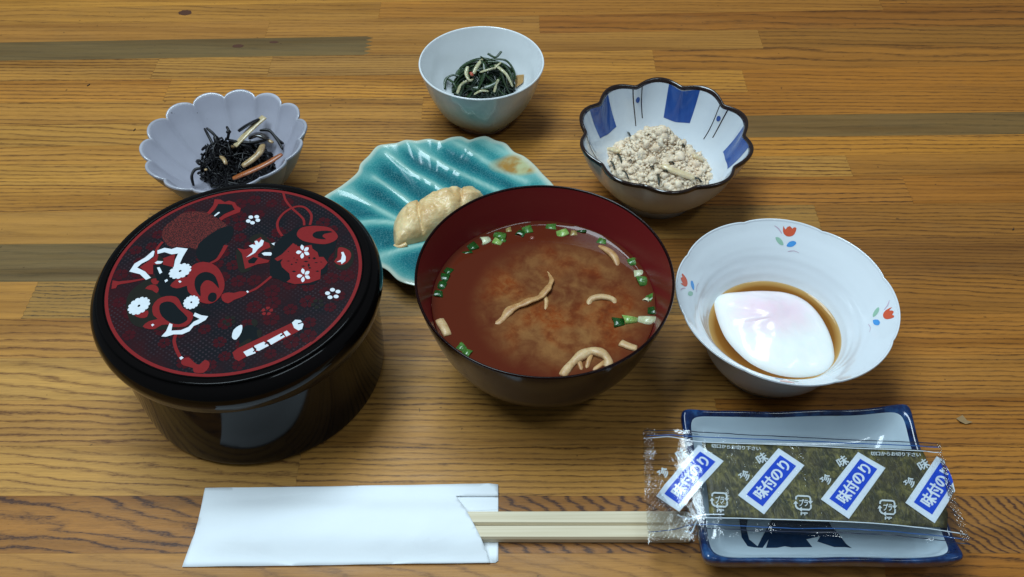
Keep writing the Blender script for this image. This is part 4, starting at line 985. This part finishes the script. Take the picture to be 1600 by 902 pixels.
co = m.coord(); n1 = m.noise(co, 130, 5, .6); n2 = m.noise(co, 28, 3)
pool = m.math('ADD', sc3.outputs[2], m.math('MULTIPLY_ADD', n2, .6, -.30))
c = m.ramp(pool, [(.0, (.20, .42, .38)), (.32, (.038, .225, .225)), (.65, (.007, .118, .140)), (1.0, (.003, .068, .088))])
c = m.mix(m.ramp(n1, [(.35, 0), (.7, .5)]), c, m.mix(.5, c, (.015, .21, .24, 1)))
c = m.mix(m.math('MULTIPLY', sc3.outputs[0], .55), c, (.42, .58, .50, 1))
cr = m.add('ShaderNodeTexVoronoi', feature='DISTANCE_TO_EDGE'); cr.inputs['Scale'].default_value = 620; m.ln(co, cr.inputs['Vector'])
c = m.mix(m.ramp(cr.outputs['Distance'], [(.0, .20), (.07, 0)]), c, (.30, .62, .62, 1))
# amber glaze run at the far right tip
rel = zl_(1150, 215, .014)-lc
ds = m.add('ShaderNodeVectorMath', operation='SUBTRACT'); m.ln(co, ds.inputs[0]); ds.inputs[1].default_value = (rel.x, rel.y, rel.z)
ms = m.add('ShaderNodeMapping'); ms.inputs['Rotation'].default_value = (0, 0, R(38)); ms.inputs['Scale'].default_value = (1/.024, 1/.010, 0); m.ln(ds.outputs[0], ms.inputs[0])
ll = m.add('ShaderNodeVectorMath', operation='LENGTH'); m.ln(ms.outputs[0], ll.inputs[0])
am = m.ramp(m.math('ADD', ll.outputs['Value'], m.math('MULTIPLY_ADD', n2, .8, -.4)), [(.65, .95), (1.15, 0)])
amc = m.mix(m.ramp(m.noise(co, 110, 3), [(.4, 0), (.62, 1)]), (.42, .42, .22, 1), (.34, .17, .03, 1))
c = m.mix(am, c, amc)
c = m.mix(m.ramp(sc3.outputs[1], [(.05, 0), (.8, .85)]), c, (.52, .56, .46, 1))
m.set(col=c, rough=.10, spec=.42, nrm=m.bump(m.noise(co, 60, 2), .05, .0006)); LEAF = m.m
o = mesh('glazed_dish', vs, fs, LEAF, leaf)
at_ = o.data.attributes.new('glaze', 'FLOAT_VECTOR', 'POINT')
for i, a in enumerate(att): at_.data[i].vector = a
# white fish piece
m = NT('simmered_fish'); co = m.coord(); n1 = m.noise(co, 90, 5, .6); n2 = m.noise(co, 320, 4, .6)
c = m.mix(m.ramp(n1, [(.35, 0), (.65, 1)]), (.60, .38, .16, 1), (.80, .62, .34, 1)); c = m.mix(m.ramp(n2, [(.62, 0), (.76, .55)]), c, (.33, .16, .06, 1))
m.set(col=c, rough=.42, sss=.35, ssr=(1, .6, .35), sscale=.003, coat=.3, coatr=.15, nrm=m.bump(m.noise(co, 330, 5, .65), .5, .0010)); FISH = m.m
fl_ = [(430, 640, .008), (425, 560, .014), (432, 490, .017), (470, 430, .0185), (530, 392, .019), (580, 382, .019), (640, 345, .020), (710, 325, .020), (770, 310, .020), (815, 302, .0195), (870, 300, .019), (912, 335, .017), (925, 385, .013), (900, 450, .008), (800, 530, .008), (700, 590, .008), (620, 632, .008), (540, 662, .008), (480, 682, .008), (445, 690, .007)]
loop = [zl_(*p) for p in fl_]
for p in loop: p.z = .0075
loop = smoothloop(loop, 8); fctr = sum(loop, Vector())/len(loop)
CREASE = [([(572, 375), (566, 440), (575, 520), (608, 606)], .0034, .0006), ([(808, 300), (798, 360), (806, 450)], .0030, .0006), ([(648, 398), (690, 418), (716, 440)], .0010, .0004), ([(690, 440), (715, 460), (722, 490)], .0009, .0004), ([(505, 530), (525, 515), (545, 495)], .0008, .0004)]
CR = [([(q.x, q.y) for q in spline([zl_(x, y, .0185) for x, y in c_], 5)], dp, wd) for c_, dp, wd in CREASE]
NR = 40; vs, fs = [], []
for j in range(NR+1):
    s_ = (1-j/NR)**.75
    for p in loop:
        x = fctr.x+(p.x-fctr.x)*s_; y = fctr.y+(p.y-fctr.y)*s_
        h = (1-s_**3.4)**.5 if s_ < 1 else 0
        z = .0068+.0122*h
        z += (.0012*math.exp(-(((x-fctr.x)-.004)/.014)**2)+.0015*fbm(x*95, y*95, 2, 4)+.0004*fbm(x*420, y*420, 7, 3))*h
        for seg, dp, wd in CR:
            d = min(dseg(x, y, seg[i], seg[i+1])[0] for i in range(len(seg)-1))
            z -= (dp*math.exp(-(d/wd)**1.2)+dp*.35*math.exp(-(d/(wd*5))**2))*h
        jit = .0006*fbm(x*200, z*200+y*90, 3, 3)
        vs.append(Vector((x+jit-fctr.x, y+jit-fctr.y, z-.0075)))
n = len(loop)
for j in range(NR):
    for i in range(n): k = (i+1) % n; fs.append((j*n+i, j*n+k, (j+1)*n+k, (j+1)*n+i))
o = mesh('fish_fillet', vs, fs, FISH); o.location = (fctr.x, fctr.y, .0075)
tag(o, 'pale simmered white fish piece with cut creases on the turquoise leaf plate', 'fish')
P_ = [zl_(424, 664, .0078), zl_(438, 674, .0080), zl_(470, 676, .0085), zl_(500, 662, .0090)]
vs, fs = [], []; tube(vs, fs, spline(P_, 5), lambda t: .0013+.0016*t, 8, .6, .3); mesh('loose_flap', [p for p in vs], fs, FISH, o)

# ================================================================== SQUARE PLATE
PC = [at(1062, 637, .0215), at(1422, 630, .0215), at(1510, 880, .0205), at(1098, 880, .0205)]   # TL TR BR BL
sqc = sum(PC, Vector())/4; sqc.z = 0
pl = empty('square_plate', sqc, 'white rectangular plate with a thick blurred blue rim, under the seaweed packet', 'plate')
def sq_pt(u, v_):   # u, v in -1..1 (v up in the picture)
    a = PC[3].lerp(PC[2], (u+1)/2); b = PC[0].lerp(PC[1], (u+1)/2); p = a.lerp(b, (v_+1)/2)
    # the sides draw in a little between the corners
    c = .035
    uu = (1-c*(1-u*u)*abs(v_)**3*0); return p
def ring_pts(s, n=200, pw=9.0):
    out = []
    for i in range(n):
        a = 2*PI*i/n; ca, sa = cos(a), sin(a)
        r = (abs(ca)**pw+abs(sa)**pw)**(-1/pw)
        u, v_ = ca*r, sa*r
        corner = (abs(u)*abs(v_))**5
        u2 = u*(1-.022*(1-v_*v_)); v2 = v_*(1-.028*(1-u*u))
        out.append((u2*s, v2*s, corner))
    return out
prof = [  # scale, z base, corner lift
 (.0, .0060, 0, 0), (.25, .0060, 0, 0), (.50, .0062, 0, 0), (.66, .0068, .0, 0), (.76, .0082, .1, 0), (.83, .0110, .3, 0), (.885, .0146, .6, 0), (.918, .0172, .8, 0), (.926, .0177, .8, 1),
 (.950, .0190, .9, 1), (.972, .0197, 1, 1), (.988, .0195, 1, 1), (1.0, .0186, 1, 1), (1.002, .0170, .9, 1), (.985, .0135, .7, 1), (.93, .0085, .4, 1), (.84, .0035, .1, 0), (.80, .0012, 0, 0), (.78, .0, 0, 0), (.74, .0, 0, 0), (.73, .0020, 0, 0), (0, .0022, 0, 0)]
n = 240; vs, fs, mi = [], [], []
for (s, z, cl_, mm) in prof:
    for (u, v_, cr_) in ring_pts(max(s, 1e-4), n, 22 if s > .95 else (14 if s > .8 else 8)):
        p = sq_pt(u, v_); p.z = z+cl_*(.0040*cr_+.0004*sin(u*9)+.0003*sin(v_*11)); vs.append(p)
for j in range(len(prof)-1):
    for i in range(n):
        k = (i+1) % n; fs.append((j*n+i, (j+1)*n+i, (j+1)*n+k, j*n+k)); mi.append(1 if (prof[j][3] and prof[j+1][3]) else 0)
SQW = glaze('square_plate_porcelain', (.50, .60, .67), .12, .05)
m = NT('cobalt_rim_glaze'); co = m.coord(); n1 = m.noise(co, 130, 4, .6)
m.set(col=m.ramp(n1, [(.34, (.003, .006, .026)), (.52, (.007, .022, .085)), (.68, (.022, .075, .20)), (.8, (.09, .19, .34))]), rough=.13, coat=.4, coatr=.05); COB = m.m
mesh('dish', vs, [q[::-1] for q in fs], [SQW, COB], pl, mi=mi)
# painted leaves in the well
INKB = NT('ink_blue_brush'); co = INKB.coord(); INKB.set(col=INKB.mix(INKB.noise(co, 120, 4), (.004, .010, .030, 1), (.02, .05, .11, 1)), rough=.13, coat=.3); INKB = INKB.m
def plz(x, y):
    # height of the well under a point, from the same profile
    best = 0
    d = (PC[2]-PC[3]); e = (PC[0]-PC[3])
    u = ((Vector((x, y, 0))-sqc).x/(.0535)); v_ = ((Vector((x, y, 0))-sqc).y/(.0395))
    s = max(abs(u), abs(v_))
    for a, b in zip(prof[:9], prof[1:9]):
        if a[0] <= s <= b[0]: return a[1]+(b[1]-a[1])*(s-a[0])/(b[0]-a[0])+.00025
    return .0062+.00025 if s < .5 else .0176
def zp_(x, y): return (990+x/2.963, 610+y/2.963)
for lp in ([(488, 585), (530, 590), (522, 640), (535, 690), (590, 735), (560, 752), (500, 738), (535, 732), (500, 680)],
           [(640, 600), (900, 600), (930, 660), (800, 690), (860, 762), (770, 735), (700, 722), (610, 740), (625, 690), (590, 740), (570, 730), (600, 670)],
           [(905, 620), (945, 660), (985, 712), (1042, 752), (960, 736), (850, 700), (880, 650)]):
    pts = [atf(*zp_(x, y), plz) for x, y in lp]
    bm = sheet([(p.x, p.y) for p in pts], plz, .004); bm_mesh('painted_leaf', bm, INKB, pl)

# ================================================================== CHOPSTICKS AND SLEEVE
m = NT('pale_aspen'); co = m.coord((12, 900, 900)); n1 = m.noise(co, 1, 4, .6)
m.set(col=m.mix(n1, (.48, .38, .22, 1), (.78, .70, .53, 1)), rough=.55, nrm=m.bump(n1, .2, .0002)); ASP = m.m
cy = (at(900, 820, .0045)).y
ch = empty('wooden_chopsticks', (0, cy, 0), 'pair of pale joined wooden chopsticks lying half inside the white paper sleeve', 'chopsticks')
def stick(yc, wd, x0, x1, ht=.0046):
    vs, fs = [], []; pr = [(-.5, .10), (-.5, .72), (-.40, 1.0), (.40, 1.0), (.5, .72), (.5, .10), (.42, 0), (-.42, 0)]
    N2 = 10
    for i in range(N2+1):
        t = i/N2; x = x0+(x1-x0)*t; wq = wd*(.90+.10*t)
        for (a, b) in pr: vs.append(Vector((x, yc+a*wq, .0006+b*ht)))
    q = len(pr)
    for i in range(N2):
        for k in range(q): j = (k+1) % q; fs.append((i*q+k, i*q+j, (i+1)*q+j, (i+1)*q+k))
    fs.append(tuple(range(q))[::-1]); fs.append(tuple(N2*q+k for k in range(q)))
    return vs, fs
for yc in (cy+.0034, cy-.0034):
    v, f = stick(yc, .0067, -.115, .0775); mesh('stick', v, f, ASP, ch, smooth=False)
m = NT('white_paper'); co = m.coord(); n1 = m.noise(co, 45, 4, .6)
m.set(col=m.mix(n1, (.76, .80, .84, 1), (.82, .86, .89, 1)), rough=.75, spec=.2, nrm=m.bump(m.noise(co, 900, 4), .15, .0002)); PAP = m.m
m = NT('glassine_paper'); m.set(col=(.74, .78, .80), rough=.3, spec=.5); PAPG = m.m
slc = at(530, 822, 0); sl = empty('paper_chopstick_sleeve', slc, 'plain white paper chopstick sleeve with a slanted opening, at the front left', 'chopstick sleeve')
def zs_(x, y): return (260+x/2, 740+y/2)
def back_z(x, y): return .00045
def front_z(x, y):
    t = (y-cy)/.0105
    b = .0056*math.exp(-(abs(t)**3.2)*.6)
    e = max(0, min(1, (x+.141)/.02)); b *= e**.5
    lift = .0014*max(0, (x+.03)/.03)*(abs(t) < 3)
    return .00065 + b + .0006*math.exp(-((y-(cy+.018))/.003)**2) + .00055*fbm(x*34, y*60, 1, 3)
pts = [at(*zs_(x, y), .0005) for x, y in ((120, 46), (1037, 34), (1037, 272), (1028, 279), (50, 291), (60, 262), (92, 185))]
bm_mesh('back_panel', sheet([(p.x, p.y) for p in pts], back_z, .006, .0001), PAP, sl, True)
fp = [(121, 45), (600, 38), (1010, 31), (1036, 34), (1037, 70), (905, 70), (922, 92), (943, 125), (962, 160), (985, 206), (1000, 245), (1012, 279), (700, 283), (400, 288), (49, 292), (72, 228), (88, 188), (91, 176), (99, 148), (108, 108)]
pts = [atf(*zs_(x, y), front_z) for x, y in fp]
bm_mesh('front_panel', sheet([(p.x, p.y) for p in pts], front_z, .0025, .00012), PAP, sl, True)
pts = [at(*zs_(x, y), .0010) for x, y in ((900, 66), (1025, 66), (1034, 112), (930, 116))]
bm_mesh('inner_flap', sheet([(p.x, p.y) for p in pts], lambda x, y: .00060, .004), PAP, sl, True)

# ================================================================== SEAWEED PACKET
def pack_z(x, y):
    z = .0232
    if x < .082: z -= .0075*min(1.3, (.082-x)/.024)**1.4
    if x > .180: z -= .0016*((x-.180)/.012)**2
    return z
def film_z(x, y):
    k = max(0, min(1, (.082-x)/.015)) + max(0, min(1, (x-.181)/.008))
    z = pack_z(x, y)+.0009
    z += k*(.0008*fbm(x*90, y*45, 4, 2)+.0006*sin(y*420+x*300)*min(1, k))
    # gathered edges above and below the seaweed
    yt = (.2175-.05*(x-.06)); yb = (.1775-.022*(x-.06))
    e = max(0, min(1, abs(y-(yt+yb)/2)/.0225-.86)/.3)
    z += e*(.0010*fbm(x*130, y*260, 9, 3)-.0006)
    z += .00022*fbm(x*70, y*70, 2, 2)
    return z
pkc = at(1255, 757, .022); pkc.z = .012
pk = empty('seaweed_packet', pkc, 'clear packet of seasoned seaweed with blue and white labels lying across the rectangular plate', 'seaweed packet')
m = NT('nori_sheet'); co = m.coord(); n1 = m.noise(co, 190, 6, .68, .6); n2 = m.noise(m.coord((1, .45, 1)), 520, 4, .65, 1.2); n3 = m.noise(co, 60, 3)
c = m.ramp(m.math('MULTIPLY_ADD', n1, .6, m.math('MULTIPLY', n2, .4)), [(.36, (.009, .011, .005)), (.47, (.032, .034, .011)), (.55, (.115, .102, .026)), (.67, (.29, .255, .078))])
c = m.mix(m.ramp(n3, [(.4, 0), (.65, .45)]), c, (.060, .042, .020, 1))
m.set(col=c, rough=.45, nrm=m.bump(n2, .5, .0006)); NORI = m.m
film = NT('clear_film')
def build_film(m, crimp):
    for nd in list(m.n):
        if nd != m.out: m.n.remove(nd)
    tr = m.add('ShaderNodeBsdfTransparent'); tr.inputs[0].default_value = (.965, .97, .975, 1)
    gl = m.add('ShaderNodeBsdfGlossy'); gl.inputs['Roughness'].default_value = .07
    co = m.coord(); h = m.noise(m.coord((1, .5, 1)), 130, 4, .55, .8)
    if crimp:
        def wv(rot):
            mp = m.add('ShaderNodeMapping'); mp.inputs['Rotation'].default_value = (0, 0, R(rot)); m.ln(co, mp.inputs[0])
            w_ = m.add('ShaderNodeTexWave', wave_type='BANDS'); w_.inputs['Scale'].default_value = 200; w_.inputs['Distortion'].default_value = .4; m.ln(mp.outputs[0], w_.inputs[0]); return w_.outputs[1]
        h = m.math('ADD', m.math('MULTIPLY', m.math('ADD', wv(38), wv(-38)), .30), m.math('MULTIPLY', m.noise(m.coord((1, .5, 1)), 60, 2, .4), 1.4))
    bn = m.bump(h, .9 if crimp else .55, .0012 if crimp else .0014); m.ln(bn, gl.inputs['Normal'])
    fr = m.add('ShaderNodeFresnel'); fr.inputs['IOR'].default_value = 1.5; m.ln(bn, fr.inputs['Normal'])
    mx = m.add('ShaderNodeMixShader'); m.ln(m.math('MULTIPLY', fr.outputs[0], 2.2 if crimp else 1.3), mx.inputs[0]); m.ln(tr.outputs[0], mx.inputs[1]); m.ln(gl.outputs[0], mx.inputs[2]); m.ln(mx.outputs[0], m.out.inputs['Surface'])
build_film(film, False); FILM = film.m
fc_ = NT('crimped_film'); build_film(fc_, True); CRIMP = fc_.m
q = [atf(*zp_(x, y), pack_z) for x, y in ((318, 238), (600, 246), (1000, 262), (1338, 276), (1360, 330), (1420, 470), (1455, 570), (1452, 636), (1000, 612), (600, 596), (352, 582), (345, 480), (320, 330))]
bm_mesh('nori_sheet', sheet([(p.x, p.y) for p in q], lambda x, y: pack_z(x, y)+.00015*fbm(x*300, y*300, 0, 2), .004, .0005), NORI, pk, True)
fo = [(42, 178), (150, 182), (270, 186), (500, 196), (800, 208), (1100, 226), (1420, 242), (1427, 290), (1445, 330), (1455, 400), (1480, 450), (1500, 530), (1530, 610), (1560, 700), (1300, 690), (900, 665), (600, 650), (310, 690), (70, 705), (64, 640), (60, 550), (52, 430), (46, 300)]
FO = [atf(*zp_(x, y), film_z) for x, y in fo]
bm_mesh('front_film', sheet([(p.x, p.y) for p in FO], film_z, .0018), FILM, pk, True)
bm_mesh('back_film', sheet([(p.x, p.y) for p in FO], lambda x, y: film_z(x, y)-.0022, .004), FILM, pk, True)
cr1 = [(44, 176), (95, 178), (92, 300), (100, 430), (190, 560), (300, 600), (310, 690), (70, 705), (64, 640), (60, 550), (52, 430), (46, 300)]
pts = [atf(*zp_(x, y), film_z) for x, y in cr1]
bm_mesh('crimped_end', sheet([(p.x, p.y) for p in pts], lambda x, y: film_z(x, y)+.00012, .0018), CRIMP, pk, True)
cr2 = [(1400, 242), (1420, 242), (1427, 290), (1445, 330), (1455, 400), (1480, 450), (1500, 530), (1530, 610), (1560, 700), (1520, 697), (1490, 600), (1462, 520), (1440, 420), (1420, 330)]
pts = [atf(*zp_(x, y), film_z) for x, y in cr2]
bm_mesh('crimped_end', sheet([(p.x, p.y) for p in pts], lambda x, y: film_z(x, y)+.00012, .0018), CRIMP, pk, True)
LW = plain('label_white', (.62, .68, .74), .25, coat=.3, coatr=.15); LB = plain('label_blue', (.012, .065, .50), .25, coat=.3, coatr=.15); LK = plain('label_dark_line', (.010, .018, .045), .3); LN = plain('line_blue', (.02, .09, .28), .3)
LGY = plain('label_small_white', (.55, .60, .62), .3)
up = lambda k: (lambda x, y: film_z(x, y)+k-.0008)
def textmesh(s, bold=0.0):
    cu = bpy.data.curves.new('t', 'FONT'); cu.body = s; cu.size = 1; cu.offset = bold; cu.resolution_u = 6; cu.fill_mode = 'FRONT'; cu.dimensions = '2D'
    o = bpy.data.objects.new('t', cu); C.objects.link(o); bpy.context.view_layer.update()
    me = bpy.data.meshes.new_from_object(o.evaluated_get(bpy.context.evaluated_depsgraph_get()))
    bpy.data.objects.remove(o); vs = [v.co.copy() for v in me.vertices]; fs = [tuple(p.vertices) for p in me.polygons]
    bpy.data.meshes.remove(me)
    if not vs: return [], []
    x0, x1 = min(v.x for v in vs), max(v.x for v in vs); y0, y1 = min(v.y for v in vs), max(v.y for v in vs)
    return [((v.x-x0)/(x1-x0), (v.y-y0)/(y1-y0)) for v in vs], fs
TC = {}
def quadtext(name, s, quad, mat, lift, bold=.008, box_=(0, 1, 0, 1), clip=None, shear=0):
    """quad: BL BR TR TL world points; box_ the part of it the writing fills"""
    if (s, bold) not in TC: TC[(s, bold)] = textmesh(s, bold)
    uv, fs = TC[(s, bold)]
    if not uv: return None
    wt = .016 if 'label' in name else .03
    if name == 'opening_note': wt = .004
    nv = len(uv); sh = [(0, 0), (wt, 0), (0, wt), (wt, wt)]
    fs = [tuple(i+nv*k for i in f_) for k in range(4) for f_ in fs]; uv = [(u+a, v_+b) for a, b in sh for u, v_ in uv]
    vs = []
    for (u, v_) in uv:
        u2 = box_[0]+(box_[1]-box_[0])*u; v2 = box_[2]+(box_[3]-box_[2])*(v_)
        p = quad[0].lerp(quad[1], u2).lerp(quad[3].lerp(quad[2], u2), v2); p.z = film_z(p.x, p.y)+lift-.0008+.000012*(len(vs)//nv); vs.append(p)
    bm = bmesh.new(); bv = [bm.verts.new(p) for p in vs]
    for f_ in fs:
        try: bm.faces.new([bv[i] for i in f_])
        except ValueError: pass
    if clip: bmesh.ops.bisect_plane(bm, geom=bm.verts[:]+bm.edges[:]+bm.faces[:], plane_co=clip[0], plane_no=clip[1], clear_outer=True)
    bm.normal_update()
    if sum(f.normal.z*f.calc_area() for f in bm.faces) < 0: bmesh.ops.reverse_faces(bm, faces=bm.faces[:])
    return bm_mesh(name, bm, mat, pk)
cl_a, cl_b = atf(*zp_(1440, 320), film_z), atf(*zp_(1492, 470), film_z)
cd = (cl_b-cl_a); CLN = Vector((cd.y, -cd.x, 0)).normalized(); CLN = CLN if CLN.x > 0 else -CLN
def qsheet(name, quad, mat, lift, box_, clip=None):
    pts = [quad[0].lerp(quad[1], u).lerp(quad[3].lerp(quad[2], u), v_) for u, v_ in ((box_[0], box_[2]), (box_[1], box_[2]), (box_[1], box_[3]), (box_[0], box_[3]))]
    bm = sheet([(p.x, p.y) for p in pts], up(lift), .002)
    if clip: bmesh.ops.bisect_plane(bm, geom=bm.verts[:]+bm.edges[:]+bm.faces[:], plane_co=clip[0], plane_no=clip[1], clear_outer=True)
    return bm_mesh(name, bm, mat, pk, True)
labels = [((303, 250), (418, 325), (212, 560), (105, 487)), ((672, 265), (792, 345), (605, 572), (484, 483)), ((1041, 283), (1168, 357), (998, 593), (868, 502)), ((1405, 303), (1540, 384), (1396, 613), (1260, 518))]
for i, (t_, r_, b_, l_) in enumerate(labels):
    quad = [atf(*zp_(*q), film_z) for q in (b_, r_, t_, l_)]
    clip = (cl_a, CLN) if i == 3 else None
    qsheet('white_label', quad, LW, .00030, (0, 1, 0, 1), clip)
    qsheet('blue_label', quad, LB, .00042, (.085, .915, .19, .81), clip)
    quadtext('label_writing', '味付のり', quad, LW, .00056, .012, (.15, .86, .28, .72), clip)
for i, (x, y) in enumerate([(222, 293), (595, 313), (968, 327), (1343, 342)]):
    c_, a_, b_ = [atf(*zp_(*q), film_z) for q in ((x, y), (x+20, y-13), (x-13, y-20))]
    e1, e2 = a_-c_, b_-c_; quadtext('small_character', '味', [c_-e1-e2, c_+e1-e2, c_+e1+e2, c_-e1+e2], LGY, .0004, .010)
for i, (x, y) in enumerate([(138, 382), (515, 395), (893, 413), (1280, 427)]):
    c_, a_, b_ = [atf(*zp_(*q), film_z) for q in ((x, y), (x+20, y-13), (x-13, y-20))]
    e1, e2 = a_-c_, b_-c_; quadtext('small_character', '珍', [c_-e1-e2, c_+e1-e2, c_+e1+e2, c_-e1+e2], LGY, .0004, .010)
for (x0, y0, x1, y1) in ((360, 255, 588, 270), (1098, 291, 1330, 298)):
    quad = [atf(*zp_(*q), film_z) for q in ((x0, y0+9), (x1, y1+8), (x1, y1-10), (x0, y0-9))]
    quadtext('opening_note', '切口からお切り下さい', quad, LGY, .0004, .012)
for (x, y) in ((398, 507), (786, 521), (1176, 542)):
    def mk(pts, wd=8):
        P = [Vector((x+a, y+b, 0)) for a, b in pts]; L, Rr = [], []
        for i, p in enumerate(P):
            d = (P[min(i+1, len(P)-1)]-P[max(i-1, 0)]).normalized(); s = Vector((-d.y, d.x, 0))*wd/2
            L.append(p+s); Rr.append(p-s)
        return [atf(*zp_(q.x, q.y), film_z) for q in L+Rr[::-1]]
    lps = [mk([(-34, -18), (-32, -30), (-24, -35), (20, -33), (30, -30), (34, -20), (34, -8)]), mk([(36, 6), (36, 22), (28, 30), (-8, 28)]), mk([(-20, 27), (-28, 22), (-34, 14), (-35, 0)])]
    for tri in ([(22, -10), (46, -10), (34, 6)], [(-6, 16), (-6, 40), (-22, 28)], [(-46, 4), (-24, 2), (-35, -12)]):
        lps.append([atf(*zp_(x+a, y+b), film_z) for a, b in tri])
    bm = bmesh.new()
    for k_i, lp in enumerate(lps):
        fc = bm.faces.new([bm.verts.new((p.x, p.y, film_z(p.x, p.y)+.00036-.0008+.00003*k_i)) for p in lp]); fc.normal_update()
        if fc.normal.z < 0: fc.normal_flip()
    bmesh.ops.triangulate(bm, faces=bm.faces[:])
    bm_mesh('recycling_mark', bm, LGY, pk)
    quad = [atf(*zp_(x+a, y+b), film_z) for a, b in ((-19, 14), (21, 15), (22, -17), (-18, -18))]
    quadtext('recycling_word', 'プラ', quad, LGY, .00045, .014)
    quad = [atf(*zp_(x+a, y+b), film_z) for a, b in ((-12, 56), (20, 57), (20, 43), (-12, 42))]
    quadtext('material_code', 'PP', quad, LGY, .00050, .014)
def pline(name, pts, wd, mat, lift=.0005):
    P = [atf(*zp_(*q), film_z) for q in pts]; P = spline(P, 8); vs, fs = [], []
    for i, p in enumerate(P):
        d = (P[min(i+1, len(P)-1)]-P[max(i-1, 0)]).normalized(); s = Vector((-d.y, d.x, 0))
        for e in (1, -1):
            q = p+s*e*wd/2; q.z = film_z(q.x, q.y)+lift-.0008; vs.append(q)
        if i: fs.append((2*i-2, 2*i-1, 2*i+1, 2*i))
    return mesh(name, vs, fs, mat, pk)
pline('dark_edge_line', [(50, 186), (150, 184), (300, 192), (700, 213), (1100, 232), (1420, 247)], .0005, LK)
pline('dark_edge_line', [(50, 197), (160, 196), (300, 203)], .0003, LK)
pline('blue_edge_line', [(60, 208), (160, 205), (300, 213), (700, 230), (1100, 247), (1420, 262)], .0005, LN)
pline('white_edge_line', [(46, 222), (150, 214), (300, 236), (650, 250), (1000, 266), (1428, 287)], .0004, LW, .0006)
pline('white_edge_line', [(290, 592), (400, 590), (700, 597), (1000, 608), (1300, 632), (1545, 668)], .0004, LW, .0006)
pline('blue_edge_line', [(70, 655), (200, 640), (320, 620), (700, 636), (1000, 640), (1300, 662), (1556, 688)], .0004, LN)
pline('dark_edge_line', [(320, 640), (700, 652), (1100, 664), (1350, 684), (1560, 712)], .0004, LK)
pline('film_fold', [(200, 575), (250, 595), (290, 585), (330, 575), (420, 574)], .0005, LW, .0007)
pline('film_fold', [(235, 650), (268, 655), (290, 610), (310, 588)], .0005, LW, .0007)
FLK = plain('pale_film_scrap', (.30, .19, .09), .25)
# a small clear flake of packet film on the wood
pts = [at(x, y, .0006) for x, y in ((1494, 654), (1503, 650), (1511, 657), (1519, 661), (1509, 663), (1499, 660))]
c0 = pts[0].copy(); c0.z = 0
fl = mesh('film_flake', [p-c0+Vector((0, 0, .0008*(i % 2))) for i, p in enumerate(pts)], [tuple(range(6))], FLK); fl.location = c0
tag(fl, 'tiny torn flake of clear film on the bare wood right of the plate', 'film scrap')

# tiny dark specks lying on the bare wood
SPK = plain('dark_speck', (.035, .018, .010), .6)
for px, py, dx, dy, lb in ((138, 133, .0012, .0022, 'tiny dark speck on the bare wood under the far greyish stave, upper left'), (210, 203, .0006, .0022, 'tiny upright dark fibre on the wood left of the grey fluted bowl'), (1583, 358, .0012, .0016, 'tiny dark fibre on the wood at the far right edge of the table')):
    p = at(px, py, .0003); vs, fs = [], []
    tube(vs, fs, [Vector((-dx/2, -dy/2, 0)), Vector((dx*.3, 0, .0002)), Vector((dx/2, dy/2, 0))], lambda t: .00028, 6)
    o = mesh('wood_crumb', vs, fs, SPK); o.location = p; tag(o, lb, 'crumb', 'specks on the bare tabletop')
